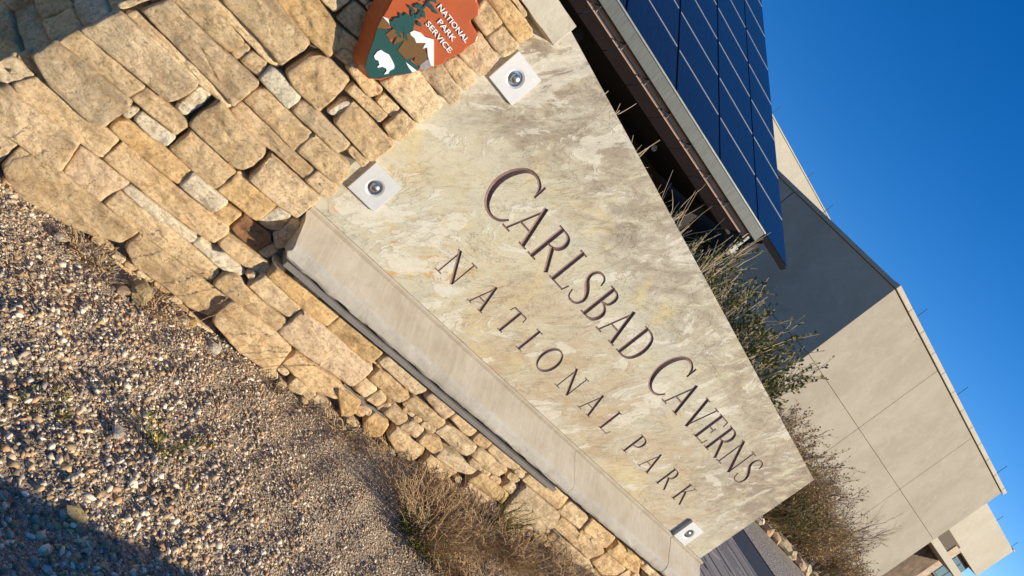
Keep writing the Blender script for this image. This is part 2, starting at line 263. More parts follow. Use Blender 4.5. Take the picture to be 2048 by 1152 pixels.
# ------------------------------------------------------------------ measured outlines, metres in the wall plane (x, z)
STONES = [
 ('l',-0.088,[(-0.114,0.362),(-0.086,0.328),(-0.06,0.321),(-0.04,0.359),(-0.01,0.424),(-0.103,0.427),(-0.107,0.387)]),
 ('t',-0.076,[(-0.031,0.428),(0.033,0.427),(-0.055,0.476),(-0.074,0.472),(-0.091,0.43)]),
 ('g',-0.112,[(0.041,0.443),(0.22,0.433),(0.251,0.445),(0.262,0.57),(0.255,0.591),(-0.04,0.58),(-0.056,0.486)]),
 ('t',-0.1,[(0.239,0.596),(0.254,0.664),(-0.016,0.663),(-0.039,0.581)]),
 ('t',-0.1,[(0.442,0.602),(0.448,0.665),(0.422,0.676),(0.255,0.663),(0.242,0.597)]),
 ('t',-0.1,[(0.012,0.328),(0.234,0.334),(0.325,0.342),(0.321,0.442),(0.271,0.443),(0.221,0.429),(-0.009,0.426),(-0.039,0.349)]),
 ('l',-0.112,[(0.024,0.183),(0.109,0.198),(0.223,0.196),(0.261,0.209),(0.235,0.34),(0.01,0.33),(-0.043,0.338),(-0.063,0.305)]),
 ('p',-0.088,[(0.272,0.203),(0.436,0.196),(0.445,0.271),(0.458,0.331),(0.262,0.327),(0.249,0.319)]),
 ('t',-0.1,[(0.181,0.022),(0.276,0.019),(0.389,0.031),(0.494,0.06),(0.599,0.114),(0.612,0.194),(0.43,0.196),(0.267,0.203),(0.114,0.177),(0.118,0.083)]),
 ('l',-0.088,[(0.101,0.054),(0.107,0.088),(0.106,0.189),(0.046,0.174),(0.025,0.173)]),
 ('t',-0.088,[(0.331,0.341),(0.455,0.337),(0.573,0.336),(0.765,0.343),(0.845,0.354),(0.856,0.429),(0.837,0.447),(0.752,0.448),(0.548,0.441),(0.336,0.449)]),
 ('w',-0.088,[(0.642,0.28),(0.785,0.293),(0.789,0.317),(0.783,0.329),(0.596,0.33),(0.463,0.322),(0.454,0.289)]),
 ('t',-0.1,[(0.493,0.2),(0.618,0.195),(0.84,0.203),(0.955,0.215),(0.955,0.264),(0.94,0.281),(0.728,0.287),(0.641,0.279),(0.478,0.279),(0.453,0.282),(0.446,0.204)]),
 ('t',-0.1,[(0.701,0.066),(0.769,0.069),(0.864,0.071),(0.984,0.06),(1.069,0.086),(1.074,0.199),(0.978,0.207),(0.774,0.195),(0.616,0.192),(0.618,0.109)]),
 ('w',-0.088,[(0.926,0.287),(1.014,0.3),(1.03,0.329),(1.017,0.346),(0.905,0.35),(0.864,0.322),(0.79,0.337),(0.788,0.297)]),
 ('t',-0.088,[(0.885,0.356),(0.995,0.355),(1.086,0.368),(1.095,0.407),(1.08,0.432),(0.921,0.418),(0.862,0.409),(0.859,0.362)]),
 ('r',-0.064,[(0.897,0.431),(0.999,0.436),(1.009,0.505),(0.99,0.531),(0.844,0.523),(0.848,0.445)]),
 ('g',-0.052,[(0.963,0.542),(1.005,0.572),(0.989,0.634),(0.914,0.537)]),
 ('g',-0.052,[(1.055,0.492),(1.079,0.542),(1.085,0.588),(1.036,0.649),(1.004,0.636),(0.992,0.54)]),
 ('t',-0.052,[(1.056,0.433),(1.067,0.497),(1.025,0.501),(1.011,0.434)]),
 ('o',-0.076,[(0.837,0.447),(0.838,0.524),(0.759,0.51),(0.757,0.44)]),
 ('w',-0.1,[(0.75,0.456),(0.76,0.524),(0.753,0.535),(0.585,0.533),(0.586,0.457)]),
 ('o',-0.088,[(0.347,0.446),(0.556,0.45),(0.584,0.456),(0.586,0.529),(0.468,0.532),(0.291,0.519),(0.267,0.497),(0.272,0.453)]),
 ('w',-0.088,[(0.295,0.525),(0.297,0.572),(0.291,0.582),(0.266,0.571),(0.268,0.523)]),
 ('w',-0.088,[(0.364,0.529),(0.45,0.543),(0.451,0.59),(0.441,0.596),(0.305,0.575),(0.304,0.541)]),
 ('t',-0.088,[(0.58,0.535),(0.693,0.538),(0.7,0.647),(0.578,0.656),(0.461,0.661),(0.467,0.628),(0.462,0.542)]),
 ('t',-0.112,[(0.566,0.665),(0.676,0.666),(0.699,0.679),(0.713,0.717),(0.713,0.776),(0.706,0.799),(0.499,0.817),(0.452,0.823),(0.446,0.722),(0.446,0.671)]),
 ('w',-0.088,[(0.415,0.683),(0.426,0.752),(0.425,0.813),(0.396,0.818),(0.373,0.798),(0.371,0.68)]),
 ('g',-0.112,[(0.327,0.684),(0.346,0.692),(0.365,0.751),(0.368,0.801),(0.357,0.816),(0.025,0.811),(-0.011,0.668)]),
 ('l',-0.1,[(0.219,0.809),(0.356,0.811),(0.481,0.819),(0.496,0.819),(0.5,0.835),(0.423,0.848),(0.309,0.855),(0.092,0.847),(0.061,0.851),(0.043,0.82)]),
 ('g',-0.112,[(0.308,0.857),(0.424,0.853),(0.503,0.842),(0.504,0.877),(0.508,0.96),(0.503,0.976),(0.392,0.969),(0.104,0.965),(0.069,0.868)]),
 ('l',-0.1,[(0.027,0.82),(0.064,0.915),(0.086,0.966),(0.064,0.954),(0.028,0.877),(0.007,0.826)]),
 ('t',-0.1,[(0.113,0.973),(0.257,0.974),(0.357,0.979),(0.372,1.029),(0.367,1.045),(0.178,1.062),(0.095,1.022),(0.08,0.973)]),
 ('l',-0.076,[(0.4,0.978),(0.402,1.031),(0.395,1.044),(0.372,1.039),(0.361,0.975)]),
 ('t',-0.088,[(0.455,0.985),(0.491,0.988),(0.484,1.035),(0.469,1.051),(0.406,1.038),(0.401,0.983)]),
 ('l',-0.088,[(0.391,1.053),(0.476,1.054),(0.514,1.075),(0.446,1.085),(0.365,1.087),(0.213,1.09),(0.187,1.09),(0.188,1.06)]),
 ('t',-0.112,[(0.357,1.095),(0.441,1.091),(0.509,1.082),(0.519,1.16),(0.525,1.194),(0.519,1.225),(0.332,1.238),(0.214,1.224),(0.209,1.096)]),
 ('x',-0.1,[(0.645,0.981),(0.651,1.032),(0.643,1.056),(0.52,1.058),(0.49,1.049),(0.492,0.987)]),
 ('t',-0.088,[(0.701,0.878),(0.779,0.873),(0.779,0.975),(0.645,0.973),(0.539,0.974),(0.513,0.945),(0.512,0.882)]),
 ('g',-0.088,[(0.671,0.804),(0.739,0.818),(0.894,0.816),(0.9,0.873),(0.782,0.87),(0.715,0.875),(0.634,0.875),(0.511,0.87),(0.506,0.819)]),
 ('t',-0.1,[(0.985,0.895),(1.013,0.911),(0.988,0.988),(0.784,0.982),(0.786,0.883)]),
 ('g',-0.088,[(1.001,0.816),(1.032,0.851),(1.016,0.889),(0.901,0.883),(0.898,0.817)]),
 ('l',-0.112,[(0.896,0.667),(0.992,0.679),(0.992,0.725),(0.995,0.809),(0.773,0.797),(0.736,0.792),(0.744,0.665)]),
 ('o',-0.1,[(0.872,0.547),(0.895,0.553),(0.9,0.631),(0.897,0.665),(0.834,0.662),(0.752,0.656),(0.698,0.659),(0.705,0.624),(0.693,0.542)]),
 ('w',-0.088,[(0.926,0.582),(0.976,0.653),(0.969,0.665),(0.909,0.66),(0.899,0.554)]),
 ('o',-0.1,[(0.521,1.229),(0.606,1.24),(0.607,1.258),(0.57,1.341),(0.526,1.344),(0.43,1.353),(0.335,1.333),(0.327,1.24)]),
 ('l',-0.1,[(0.501,1.368),(0.505,1.427),(0.505,1.442),(0.439,1.427),(0.435,1.359)]),
 ('t',-0.088,[(0.665,1.377),(0.657,1.44),(0.633,1.462),(0.52,1.448),(0.524,1.355)]),
 ('t',-0.088,[(0.609,1.268),(0.613,1.306),(0.685,1.328),(0.683,1.365),(0.54,1.341)]),
 ('t',-0.088,[(0.676,1.266),(0.705,1.294),(0.706,1.324),(0.615,1.303),(0.615,1.258)]),
 ('t',-0.1,[(0.811,1.245),(0.824,1.254),(0.838,1.293),(0.83,1.308),(0.776,1.304),(0.73,1.321),(0.692,1.305),(0.676,1.259)]),
 ('t',-0.112,[(0.605,1.058),(0.728,1.064),(0.732,1.133),(0.727,1.189),(0.714,1.238),(0.6,1.231),(0.576,1.214),(0.555,1.185),(0.535,1.079)]),
 ('w',-0.088,[(0.779,1.089),(0.792,1.108),(0.795,1.171),(0.785,1.177),(0.765,1.16),(0.754,1.082)]),
 ('t',-0.088,[(0.923,1.206),(0.926,1.251),(0.738,1.235),(0.738,1.194)]),
 ('l',-0.076,[(0.943,1.254),(0.946,1.291),(0.934,1.304),(0.849,1.297),(0.851,1.253)]),
 ('l',-0.1,[(1.007,1.321),(1.032,1.325),(1.045,1.436),(1.026,1.451),(0.855,1.464),(0.817,1.369),(0.804,1.319)]),
 ('g',-0.088,[(1.063,1.47),(1.073,1.505),(1.056,1.535),(0.904,1.552),(0.877,1.462)]),
 ('l',-0.088,[(1.026,1.549),(1.063,1.555),(1.068,1.608),(1.047,1.62),(0.972,1.624),(0.928,1.614),(0.915,1.553)]),
 ('p',-0.088,[(1.014,1.63),(1.058,1.64),(1.068,1.656),(1.054,1.738),(0.909,1.744),(0.925,1.625)]),
 ('t',-0.1,[(0.943,1.753),(0.949,1.838),(0.835,1.838),(0.829,1.813),(0.856,1.754)]),
 ('l',-0.088,[(1.061,1.755),(1.074,1.815),(1.064,1.838),(0.957,1.835),(0.95,1.75)]),
 ('o',-0.1,[(1.038,1.838),(1.063,1.85),(1.068,1.9),(1.046,1.917),(0.887,1.909),(0.824,1.891),(0.825,1.842)]),
 ('t',-0.1,[(1.01,1.066),(1.027,1.075),(1.037,1.179),(1.028,1.188),(0.789,1.185),(0.8,1.074)]),
 ('t',-0.088,[(1.017,1.199),(1.047,1.221),(1.031,1.315),(0.946,1.303),(0.948,1.205)]),
 ('g',-0.088,[(0.902,0.991),(0.917,1.025),(0.911,1.06),(0.679,1.058),(0.657,1.042),(0.66,0.985)]),
 ('t',-0.088,[(1.021,1.025),(1.022,1.065),(0.919,1.06),(0.923,1.028)]),
 ('t',-0.123,[(1.301,0.22),(1.313,0.231),(1.319,0.285),(1.313,0.297),(1.184,0.289),(1.082,0.299),(1.009,0.315),(0.961,0.287),(0.965,0.223)]),
 ('t',-0.135,[(1.265,0.049),(1.373,0.054),(1.451,0.058),(1.438,0.126),(1.426,0.181),(1.421,0.205),(1.303,0.224),(1.099,0.217),(1.067,0.206),(1.08,0.092)]),
 ('g',-0.111,[(1.068,0.331),(1.069,0.359),(1.05,0.373),(1.022,0.346)]),
 ('l',-0.123,[(1.167,0.307),(1.3,0.316),(1.306,0.364),(1.304,0.383),(1.148,0.391),(1.084,0.394),(1.065,0.317)]),
 ('o',-0.123,[(1.304,0.389),(1.453,0.396),(1.452,0.445),(1.456,0.471),(1.266,0.463),(1.096,0.445),(1.089,0.406)]),
 ('g',-0.111,[(1.241,0.459),(1.331,0.463),(1.33,0.482),(1.233,0.485),(1.177,0.471)]),
 ('p',-0.135,[(1.426,0.224),(1.585,0.229),(1.778,0.243),(1.784,0.313),(1.775,0.377),(1.595,0.385),(1.356,0.384),(1.32,0.379),(1.318,0.238)]),
 ('o',-0.123,[(1.687,0.379),(1.753,0.386),(1.745,0.468),(1.529,0.467),(1.46,0.467),(1.464,0.385)]),
 ('t',-0.123,[(1.66,0.1),(1.779,0.142),(1.795,0.202),(1.693,0.212),(1.592,0.204),(1.453,0.196),(1.446,0.124)]),
 ('g',-0.133,[(1.932,0.416),(2.04,0.409),(2.061,0.443),(2.065,0.47),(1.833,0.473),(1.776,0.474),(1.761,0.423)]),
 ('t',-0.133,[(1.943,0.317),(2.017,0.321),(2.037,0.367),(2.036,0.381),(1.875,0.404),(1.807,0.39),(1.805,0.326)]),
 ('l',-0.133,[(1.874,0.24),(1.881,0.309),(1.793,0.309),(1.786,0.241)]),
 ('t',-0.133,[(1.956,0.241),(1.963,0.286),(1.948,0.305),(1.893,0.312),(1.878,0.236)]),
 ('t',-0.121,[(2.008,0.228),(2.021,0.287),(1.984,0.287),(1.973,0.23)]),
 ('t',-0.133,[(2.124,0.225),(2.134,0.281),(2.112,0.295),(2.01,0.288),(2.003,0.234)]),
 ('l',-0.133,[(2.26,0.231),(2.25,0.289),(2.221,0.298),(2.155,0.283),(2.141,0.223)]),
 ('t',-0.133,[(2.186,0.334),(2.304,0.338),(2.309,0.38),(2.294,0.4),(2.14,0.4),(2.051,0.387),(2.05,0.33)]),
 ('p',-0.133,[(2.192,0.42),(2.275,0.409),(2.286,0.459),(2.277,0.476),(2.11,0.477),(2.09,0.436)]),
 ('t',-0.133,[(2.406,0.42),(2.469,0.422),(2.468,0.476),(2.297,0.469),(2.296,0.435)]),
 ('t',-0.133,[(2.604,0.422),(2.597,0.485),(2.489,0.472),(2.493,0.416)]),
 ('l',-0.133,[(2.511,0.32),(2.552,0.327),(2.559,0.376),(2.55,0.403),(2.413,0.4),(2.321,0.39),(2.312,0.325)]),
 ('t',-0.133,[(2.415,0.224),(2.422,0.272),(2.364,0.301),(2.27,0.281),(2.273,0.226)]),
 ('o',-0.133,[(1.875,0.086),(1.906,0.127),(1.877,0.205),(1.789,0.206),(1.731,0.193)]),
 ('o',-0.133,[(2.048,0.072),(2.112,0.124),(2.086,0.2),(1.981,0.199),(1.974,0.138)]),
 ('t',-0.133,[(2.277,0.095),(2.363,0.114),(2.363,0.181),(2.346,0.21),(2.131,0.206),(2.138,0.147)]),
 ('l',-0.133,[(2.593,0.219),(2.686,0.26),(2.687,0.294),(2.52,0.292),(2.422,0.272),(2.42,0.22)]),
 ('t',-0.133,[(2.59,0.131),(2.611,0.217),(2.453,0.212),(2.404,0.207),(2.421,0.117)]),
 ('t',-0.133,[(2.709,0.331),(2.816,0.345),(2.827,0.406),(2.644,0.411),(2.565,0.398),(2.573,0.344)]),
 ('g',-0.133,[(2.76,0.416),(2.851,0.436),(2.853,0.491),(2.708,0.498),(2.609,0.486),(2.613,0.429)]),
 ('t',-0.133,[(3.309,0.418),(3.292,0.506),(2.942,0.509),(2.948,0.418)]),
 ('l',-0.133,[(3.567,0.405),(3.539,0.49),(3.335,0.489),(3.332,0.402)]),
 ('t',-0.133,[(3.849,0.415),(3.823,0.506),(3.558,0.504),(3.581,0.416)]),
 ('o',-0.133,[(4.084,0.398),(4.251,0.417),(4.173,0.48),(3.877,0.491),(3.885,0.405)]),
 ('l',-0.145,[(3.199,0.213),(3.375,0.224),(3.407,0.317),(3.352,0.396),(2.996,0.403),(3.041,0.194)]),
 ('o',-0.133,[(2.993,0.234),(2.978,0.296),(2.72,0.3),(2.698,0.22)]),
 ('p',-0.133,[(2.897,0.072),(2.988,0.124),(2.973,0.211),(2.725,0.211),(2.726,0.149)]),
 ('t',-0.133,[(3.83,0.292),(3.865,0.391),(3.396,0.382),(3.398,0.315)]),
 ('t',-0.133,[(3.512,0.154),(3.497,0.231),(3.244,0.234),(3.238,0.161)]),
 ('t',-0.133,[(4.045,0.257),(4.147,0.329),(4.147,0.385),(3.898,0.396),(3.876,0.288)]),
 ('l',-0.133,[(3.85,0.196),(3.993,0.236),(3.843,0.283),(3.518,0.282),(3.509,0.222)]),
]
ARROW = {
 'outline': [(0.5866,1.5566),(0.6015,1.5109),(0.6166,1.4609),(0.6487,1.4096),(0.6653,1.3759),(0.6944,1.323),(0.7442,1.3027),(0.7765,1.3331),(0.7919,1.3717),(0.821,1.4133),(0.8474,1.4689),(0.8732,1.5217),(0.888,1.5579),(0.8846,1.5794),(0.9,1.6226),(0.9065,1.647),(0.9028,1.6723),(0.9104,1.7107),(0.8992,1.727),(0.8428,1.7357),(0.8306,1.7419),(0.8381,1.7796),(0.8213,1.7966),(0.7957,1.8027)],
 'green': [(0.6252,1.4549),(0.6528,1.4752),(0.6627,1.499),(0.6609,1.4605),(0.6835,1.4584),(0.706,1.4601),(0.7218,1.5011),(0.7328,1.4582),(0.7754,1.4536),(0.7914,1.4804),(0.796,1.4689),(0.831,1.4776),(0.8416,1.4665),(0.833,1.444),(0.8168,1.417),(0.7888,1.3745),(0.7677,1.3336),(0.742,1.3086),(0.701,1.3223),(0.6795,1.3554),(0.6504,1.4116)],
 'brown': [(0.6637,1.4981),(0.6868,1.503),(0.7065,1.522),(0.7223,1.5446),(0.7773,1.5555),(0.788,1.5389),(0.8199,1.53),(0.8389,1.5099),(0.8327,1.4817),(0.8034,1.4774),(0.7946,1.4925),(0.7791,1.4578),(0.7328,1.4582),(0.7218,1.5011),(0.707,1.4592),(0.6931,1.49),(0.6862,1.4596),(0.6608,1.4624)],
 'brown2': [(0.6096,1.4926),(0.6386,1.4989),(0.6481,1.494),(0.6508,1.477),(0.6233,1.4547)],
 'white': [(0.7136,1.5303),(0.7181,1.552),(0.7402,1.5656),(0.7631,1.5678),(0.792,1.5871),(0.8261,1.5581),(0.8681,1.5223),(0.8585,1.5155),(0.8238,1.5303),(0.7971,1.5495),(0.7903,1.5333),(0.7812,1.5559),(0.7576,1.5284),(0.7419,1.5348)],
 'grey': [(0.8304,1.4874),(0.8322,1.5232),(0.8622,1.5198),(0.8581,1.4896),(0.8392,1.4723)],
 'strip': [(0.7863,1.4515),(0.8379,1.4622),(0.832,1.4449),(0.8091,1.4462)],
 'snow2': [(0.6058,1.4961),(0.6254,1.5073),(0.6462,1.4957),(0.6378,1.4979)],
 'tree': [(0.6328,1.6158),(0.6311,1.6495),(0.6547,1.6898),(0.6885,1.6825),(0.6946,1.6737),(0.6802,1.6285),(0.6969,1.6122),(0.6845,1.5813),(0.704,1.5679),(0.7145,1.5478),(0.7098,1.53),(0.6903,1.5071),(0.6664,1.4993),(0.6442,1.4975),(0.6373,1.5254),(0.6194,1.5162),(0.6366,1.5406),(0.6147,1.5385),(0.6356,1.5594),(0.6201,1.5768),(0.6355,1.5991)],
 'bison': [(0.7012,1.3722),(0.6906,1.3765),(0.6867,1.3966),(0.6907,1.4115),(0.7065,1.4155),(0.7233,1.4225),(0.7504,1.4165),(0.7672,1.4107),(0.7745,1.4023),(0.7697,1.3843),(0.7743,1.3727),(0.7653,1.3583),(0.7624,1.3759),(0.7545,1.3794),(0.7403,1.3736),(0.7325,1.3584),(0.7277,1.3591),(0.728,1.3699),(0.7133,1.3778),(0.705,1.3725)],
 'treebase': [(0.6664,1.4993),(0.6442,1.4975),(0.6373,1.5254),(0.6528,1.5478),(0.6516,1.5705),(0.679,1.5789),(0.6845,1.5813),(0.704,1.5679),(0.7145,1.5478),(0.7098,1.53),(0.6903,1.5071)],
}

# ------------------------------------------------------------------ ground
def sst(a, b, x):
    t = np.clip((np.asarray(x, float)-a)/(b-a), 0, 1); return t*t*(3-2*t)
def ground_z(x, y):
    hx = .03+.06*sst(1.5, 2.1, x)+.16*sst(2.4, 4.4, x)
    return hx*sst(-1.35, -.12, y)+(.2-hx)*sst(.1, 1.2, y)
def axis_pts(lo, hi, step, far, n=16):
    a = np.arange(lo, hi+1e-6, step); k = np.geomspace(step*2, far, n)
    return np.concatenate([(lo-k)[::-1], a, hi+k])
def gnoise(x, y):
    return .010*np.sin(x*5.1+1.3*np.sin(y*4.3))*np.sin(y*6.7+.7)+.006*np.sin(x*17+y*9)+.004*np.sin(x*31-y*27)
gx = axis_pts(-2.5, 6.5, .05, 420); gy = axis_pts(-4, 1.5, .05, 420)
GX, GY = np.meshgrid(gx, gy)
near = (1-sst(7, 12, np.abs(GX-2)))*(1-sst(4, 7, np.abs(GY+1)))
GZ = ground_z(GX, GY)+gnoise(GX, GY)*near
nxg, nyg = len(gx), len(gy); idx = np.arange(nxg*nyg).reshape(nyg, nxg)
gf = np.stack([idx[:-1, :-1], idx[:-1, 1:], idx[1:, 1:], idx[1:, :-1]], -1).reshape(-1, 4)
def m_ground():
    g = NG('desert_soil', .95, .1); v = g.coord()
    n1 = g.noise(v, 1.4, 8, .65); n2 = g.noise(v, 60, 6, .75); vo = g.voro(v, 95); vo2 = g.voro(v, 190)
    c = g.mix(g.ramp(n1, [(.35, 0.), (.65, 1.)]), (.34, .255, .17), (.44, .345, .24))
    c = g.mix(.75, c, g.mix(1., c, g.ramp(vo.outputs['Color'], [(0., .45), (1., 1.75)]), 'MULTIPLY'))
    c = g.mix(.5, c, g.mix(1., c, g.ramp(vo2.outputs['Color'], [(0., .5), (1., 1.6)]), 'MULTIPLY'))
    X, Y, Z = g.sep(v); far = g.math('MAXIMUM', g.rng(Y, 1.0, 3.0), g.rng(X, 6., 9.)); c = g.mix(far, c, (.17, .13, .09))
    nrm = g.bump(vo.outputs['Distance'], 1., -.012); nrm = g.bump(vo2.outputs['Distance'], .8, -.006, nrm); nrm = g.bump(n2, .6, .006, nrm)
    return g.done(c, nrm)
M_GROUND = m_ground()
go = obj('ground', np.stack([GX, GY, GZ], -1).reshape(-1, 3).tolist(), gf.tolist(), M_GROUND, smooth=True); tag(go, kind='structure')

# gravel: crushed stone nobody could count
def ico():
    t = (1+5**.5)/2
    v = np.array([(-1,t,0),(1,t,0),(-1,-t,0),(1,-t,0),(0,-1,t),(0,1,t),(0,-1,-t),(0,1,-t),(t,0,-1),(t,0,1),(-t,0,-1),(-t,0,1)], float)
    f = np.array([(0,11,5),(0,5,1),(0,1,7),(0,7,10),(0,10,11),(1,5,9),(5,11,4),(11,10,2),(10,7,6),(7,1,8),(3,9,4),(3,4,2),(3,2,6),(3,6,8),(3,8,9),(4,9,5),(2,4,11),(6,2,10),(8,6,7),(9,8,1)])
    return v/np.linalg.norm(v[0]), f
IV, IF = ico()
def m_gravel():
    g = NG('crushed_gravel', .85, .25); at = g.n('ShaderNodeAttribute', attribute_name='tint'); v = g.coord()
    c = g.mix(g.ramp(g.noise(v, 120, 5, .7), [(.35, .0), (.7, .5)]), at.outputs['Color'], g.mix(1., at.outputs['Color'], (.55, .5, .45), 'MULTIPLY'))
    return g.done(c, g.bump(g.noise(v, 260, 4, .7), .3, .002))
M_GRAVEL = m_gravel()
PAL = np.array([(.66,.58,.46),(.76,.70,.60),(.86,.81,.72),(.50,.39,.26),(.42,.36,.29),(.30,.245,.19),(.54,.37,.20),(.60,.44,.26),(.20,.17,.145),(.56,.37,.25),(.40,.37,.32),(.64,.52,.36),(.82,.74,.60)])
def pebbles(name, n, area, size, sparse=None, bigfall=None):
    x = rng.uniform(area[0], area[1], n); y = rng.uniform(area[2], area[3], n)
    if sparse is not None:
        k = rng.random(n) < sparse(x, y); x, y = x[k], y[k]; n = len(x)
    s = size[0]*(size[1]/size[0])**(rng.random(n)**1.5)
    if bigfall is not None: s = s*bigfall(x, y)
    z = ground_z(x, y)+gnoise(x, y)+s*rng.uniform(-.25, .25, n)
    V = np.repeat(IV[None], n, 0)*(1+rng.uniform(-.52, .46, (n, 12, 1)))
    V *= np.stack([rng.uniform(.75, 1.35, n), rng.uniform(.6, 1.05, n), rng.uniform(.42, .8, n)], -1)[:, None, :]
    q = rng.normal(size=(n, 4)); q[:, 1:3] *= .35; q /= np.linalg.norm(q, axis=1)[:, None]
    a, b, c, d = q.T
    Rm = np.stack([1-2*(c*c+d*d), 2*(b*c-a*d), 2*(b*d+a*c), 2*(b*c+a*d), 1-2*(b*b+d*d), 2*(c*d-a*b), 2*(b*d-a*c), 2*(c*d+a*b), 1-2*(b*b+c*c)], -1).reshape(n, 3, 3)
    V = np.einsum('nij,nkj->nki', Rm, V)*s[:, None, None]+np.stack([x, y, z], -1)[:, None, :]
    Fc = (IF[None]+(np.arange(n)*12)[:, None, None]).reshape(-1, 3)
    me = bpy.data.meshes.new(name); me.vertices.add(n*12); me.vertices.foreach_set('co', V.reshape(-1))
    me.loops.add(len(Fc)*3); me.loops.foreach_set('vertex_index', Fc.reshape(-1)); me.polygons.add(len(Fc))
    me.polygons.foreach_set('loop_start', np.arange(len(Fc))*3); me.polygons.foreach_set('loop_total', np.full(len(Fc), 3)); me.update()
    col = PAL[rng.integers(0, len(PAL), n)]*np.array([1.05, .97, .85])*rng.uniform(.72, 1.15, (n, 1))
    at = me.attributes.new('tint', 'FLOAT_COLOR', 'POINT'); at.data.foreach_set('color', np.repeat(np.c_[np.clip(col, 0, 1), np.ones(n)], 12, 0).reshape(-1))
    me.materials.append(M_GRAVEL); return link(name, me)
coarse = lambda x, y: 1.15-.55*sst(.9, 2.2, x)-.15*sst(-1.0, -.2, y)
dens = lambda x, y: np.where(y < -.08, 1., .0)
tag(pebbles('gravel', 42000, (-.6, 3.6, -2.4, -.09), (.0040, .0142), None, coarse), 'loose crushed gravel in white, tan and grey below the stone wall', 'gravel', kind='stuff')
tag(pebbles('fine_gravel', 50000, (-.6, 4.6, -2.4, -.09), (.0022, .0060)), 'fine grit and sandy chips between the larger gravel', 'gravel', kind='stuff')
tag(pebbles('outer_gravel', 9000, (-2.5, 7, -4.5, -.1), (.006, .02), lambda x, y: (x < -.6) | (x > 4.4) | (y < -2.4)), 'sparse gravel spread on the dry soil away from the wall', 'gravel', kind='stuff')

# ------------------------------------------------------------------ stones
TONES = dict(t=(.84,.61,.345), l=(.88,.68,.42), g=(.77,.58,.355), w=(.92,.79,.57), o=(.84,.58,.29), p=(.85,.62,.385), r=(.34,.19,.10), x=(.80,.71,.53))
def resample(poly, step):
    out = []
    n = len(poly)
    for i in range(n):
        a, b = poly[i], poly[(i+1) % n]; d = math.hypot(b[0]-a[0], b[1]-a[1]); k = max(1, int(d/step))
        for j in range(k): out.append((a[0]+(b[0]-a[0])*j/k, a[1]+(b[1]-a[1])*j/k))
    return out
def chaikin(p):
    o = []
    for i in range(len(p)):
        a, b = p[i], p[(i+1) % len(p)]
        d = min(.2, .005/(math.hypot(b[0]-a[0], b[1]-a[1])+1e-6)); o += [(a[0]*(1-d)+b[0]*d, a[1]*(1-d)+b[1]*d), (a[0]*d+b[0]*(1-d), a[1]*d+b[1]*(1-d))]
    return o
def stone_mesh(poly, yf, seed, back=.03, step=.018, rough=1.):
    p = np.array(resample(chaikin(poly), step)); n = len(p)
    A = .5*np.sum(p[:, 0]*np.roll(p[:, 1], -1)-np.roll(p[:, 0], -1)*p[:, 1])
    tn = np.roll(p, -1, 0)-np.roll(p, 1, 0); tn /= np.linalg.norm(tn, axis=1)[:, None]+1e-9; nrm = np.stack([tn[:, 1], -tn[:, 0]], -1)
    per = np.sum(np.linalg.norm(np.roll(p, -1, 0)-p, axis=1)); th = max(.012, 2*abs(A)/per)     # half-thickness scale
    jit = np.array([nz(q[0], seed*3.7, q[1], 42) for q in p])*.0036*rough
    p = p+nrm*(jit[:, None]+(.0055 if yf < -.115 else .0028))
    # drop vertices crowding at inset by smoothing the inset ring
    def inset(d):
        q = p-nrm*d
        for _ in range(1): q = (np.roll(q, 1, 0)+q*2+np.roll(q, -1, 0))/4
        return q
    e = min(.0055, th*.12); cen = p.mean(0); bul = min(.006, th*.12)
    rings = [(p, None, back), (p, None, yf+.0075), (inset(e*.35), None, yf+.0025), (inset(e), None, yf)]
    base = inset(e*1.9)
    for t in (0., .16, .32, .48, .64, .8): rings.append((base+(cen-base)*t, t, yf))
    v = []
    for ri, (q, t, y) in enumerate(rings):
        for (x, z) in q:
            dy = 0
            if ri >= 1:
                k = .25 if ri == 1 else (.6 if ri == 2 else 1.)
                dy = (nz(x, seed*5.1, z, 7)*.010+nz(x, seed*2.3, z, 24)*.008+nz(x, seed, z, 60)*.0045)*k*rough
                if t is not None: dy -= bul*(.35+.4*t)
            v.append((x, y+dy, z))
    v.append((cen[0], yf-bul*.8+nz(cen[0], seed*5.1, cen[1], 9)*.010*rough, cen[1]))
    f = [(r*n+i, r*n+(i+1) % n, (r+1)*n+(i+1) % n, (r+1)*n+i) for r in range(len(rings)-1) for i in range(n)]
    L = (len(rings)-1)*n; f += [(L+i, L+(i+1) % n, len(v)-1) for i in range(n)]
    return v, f
def inside(px, pz, poly):
    c = False; n = len(poly); j = n-1
    for i in range(n):
        xi, zi = poly[i]; xj, zj = poly[j]
        if (zi > pz) != (zj > pz) and px < (xj-xi)*(pz-zi)/(zj-zi)+xi: c = not c
        j = i
    return c
def col_of(tone):
    c = TONES[tone]; k = random.uniform(.86, 1.1); h = random.uniform(-.03, .03)
    return (min(1, c[0]*k*(1+h)), c[1]*k, c[2]*k*(1-h), 1)
def add_stone(parent, poly, yf, tone, xf=None, back=.03, rough=1.):
    v, f = stone_mesh(poly, yf, random.uniform(0, 90), back, rough=rough)
    if xf: v = [xf(*q) for q in v]
    o = obj('stone', v, f, M_STONE, parent, smooth=True); o.color = col_of(tone); return o

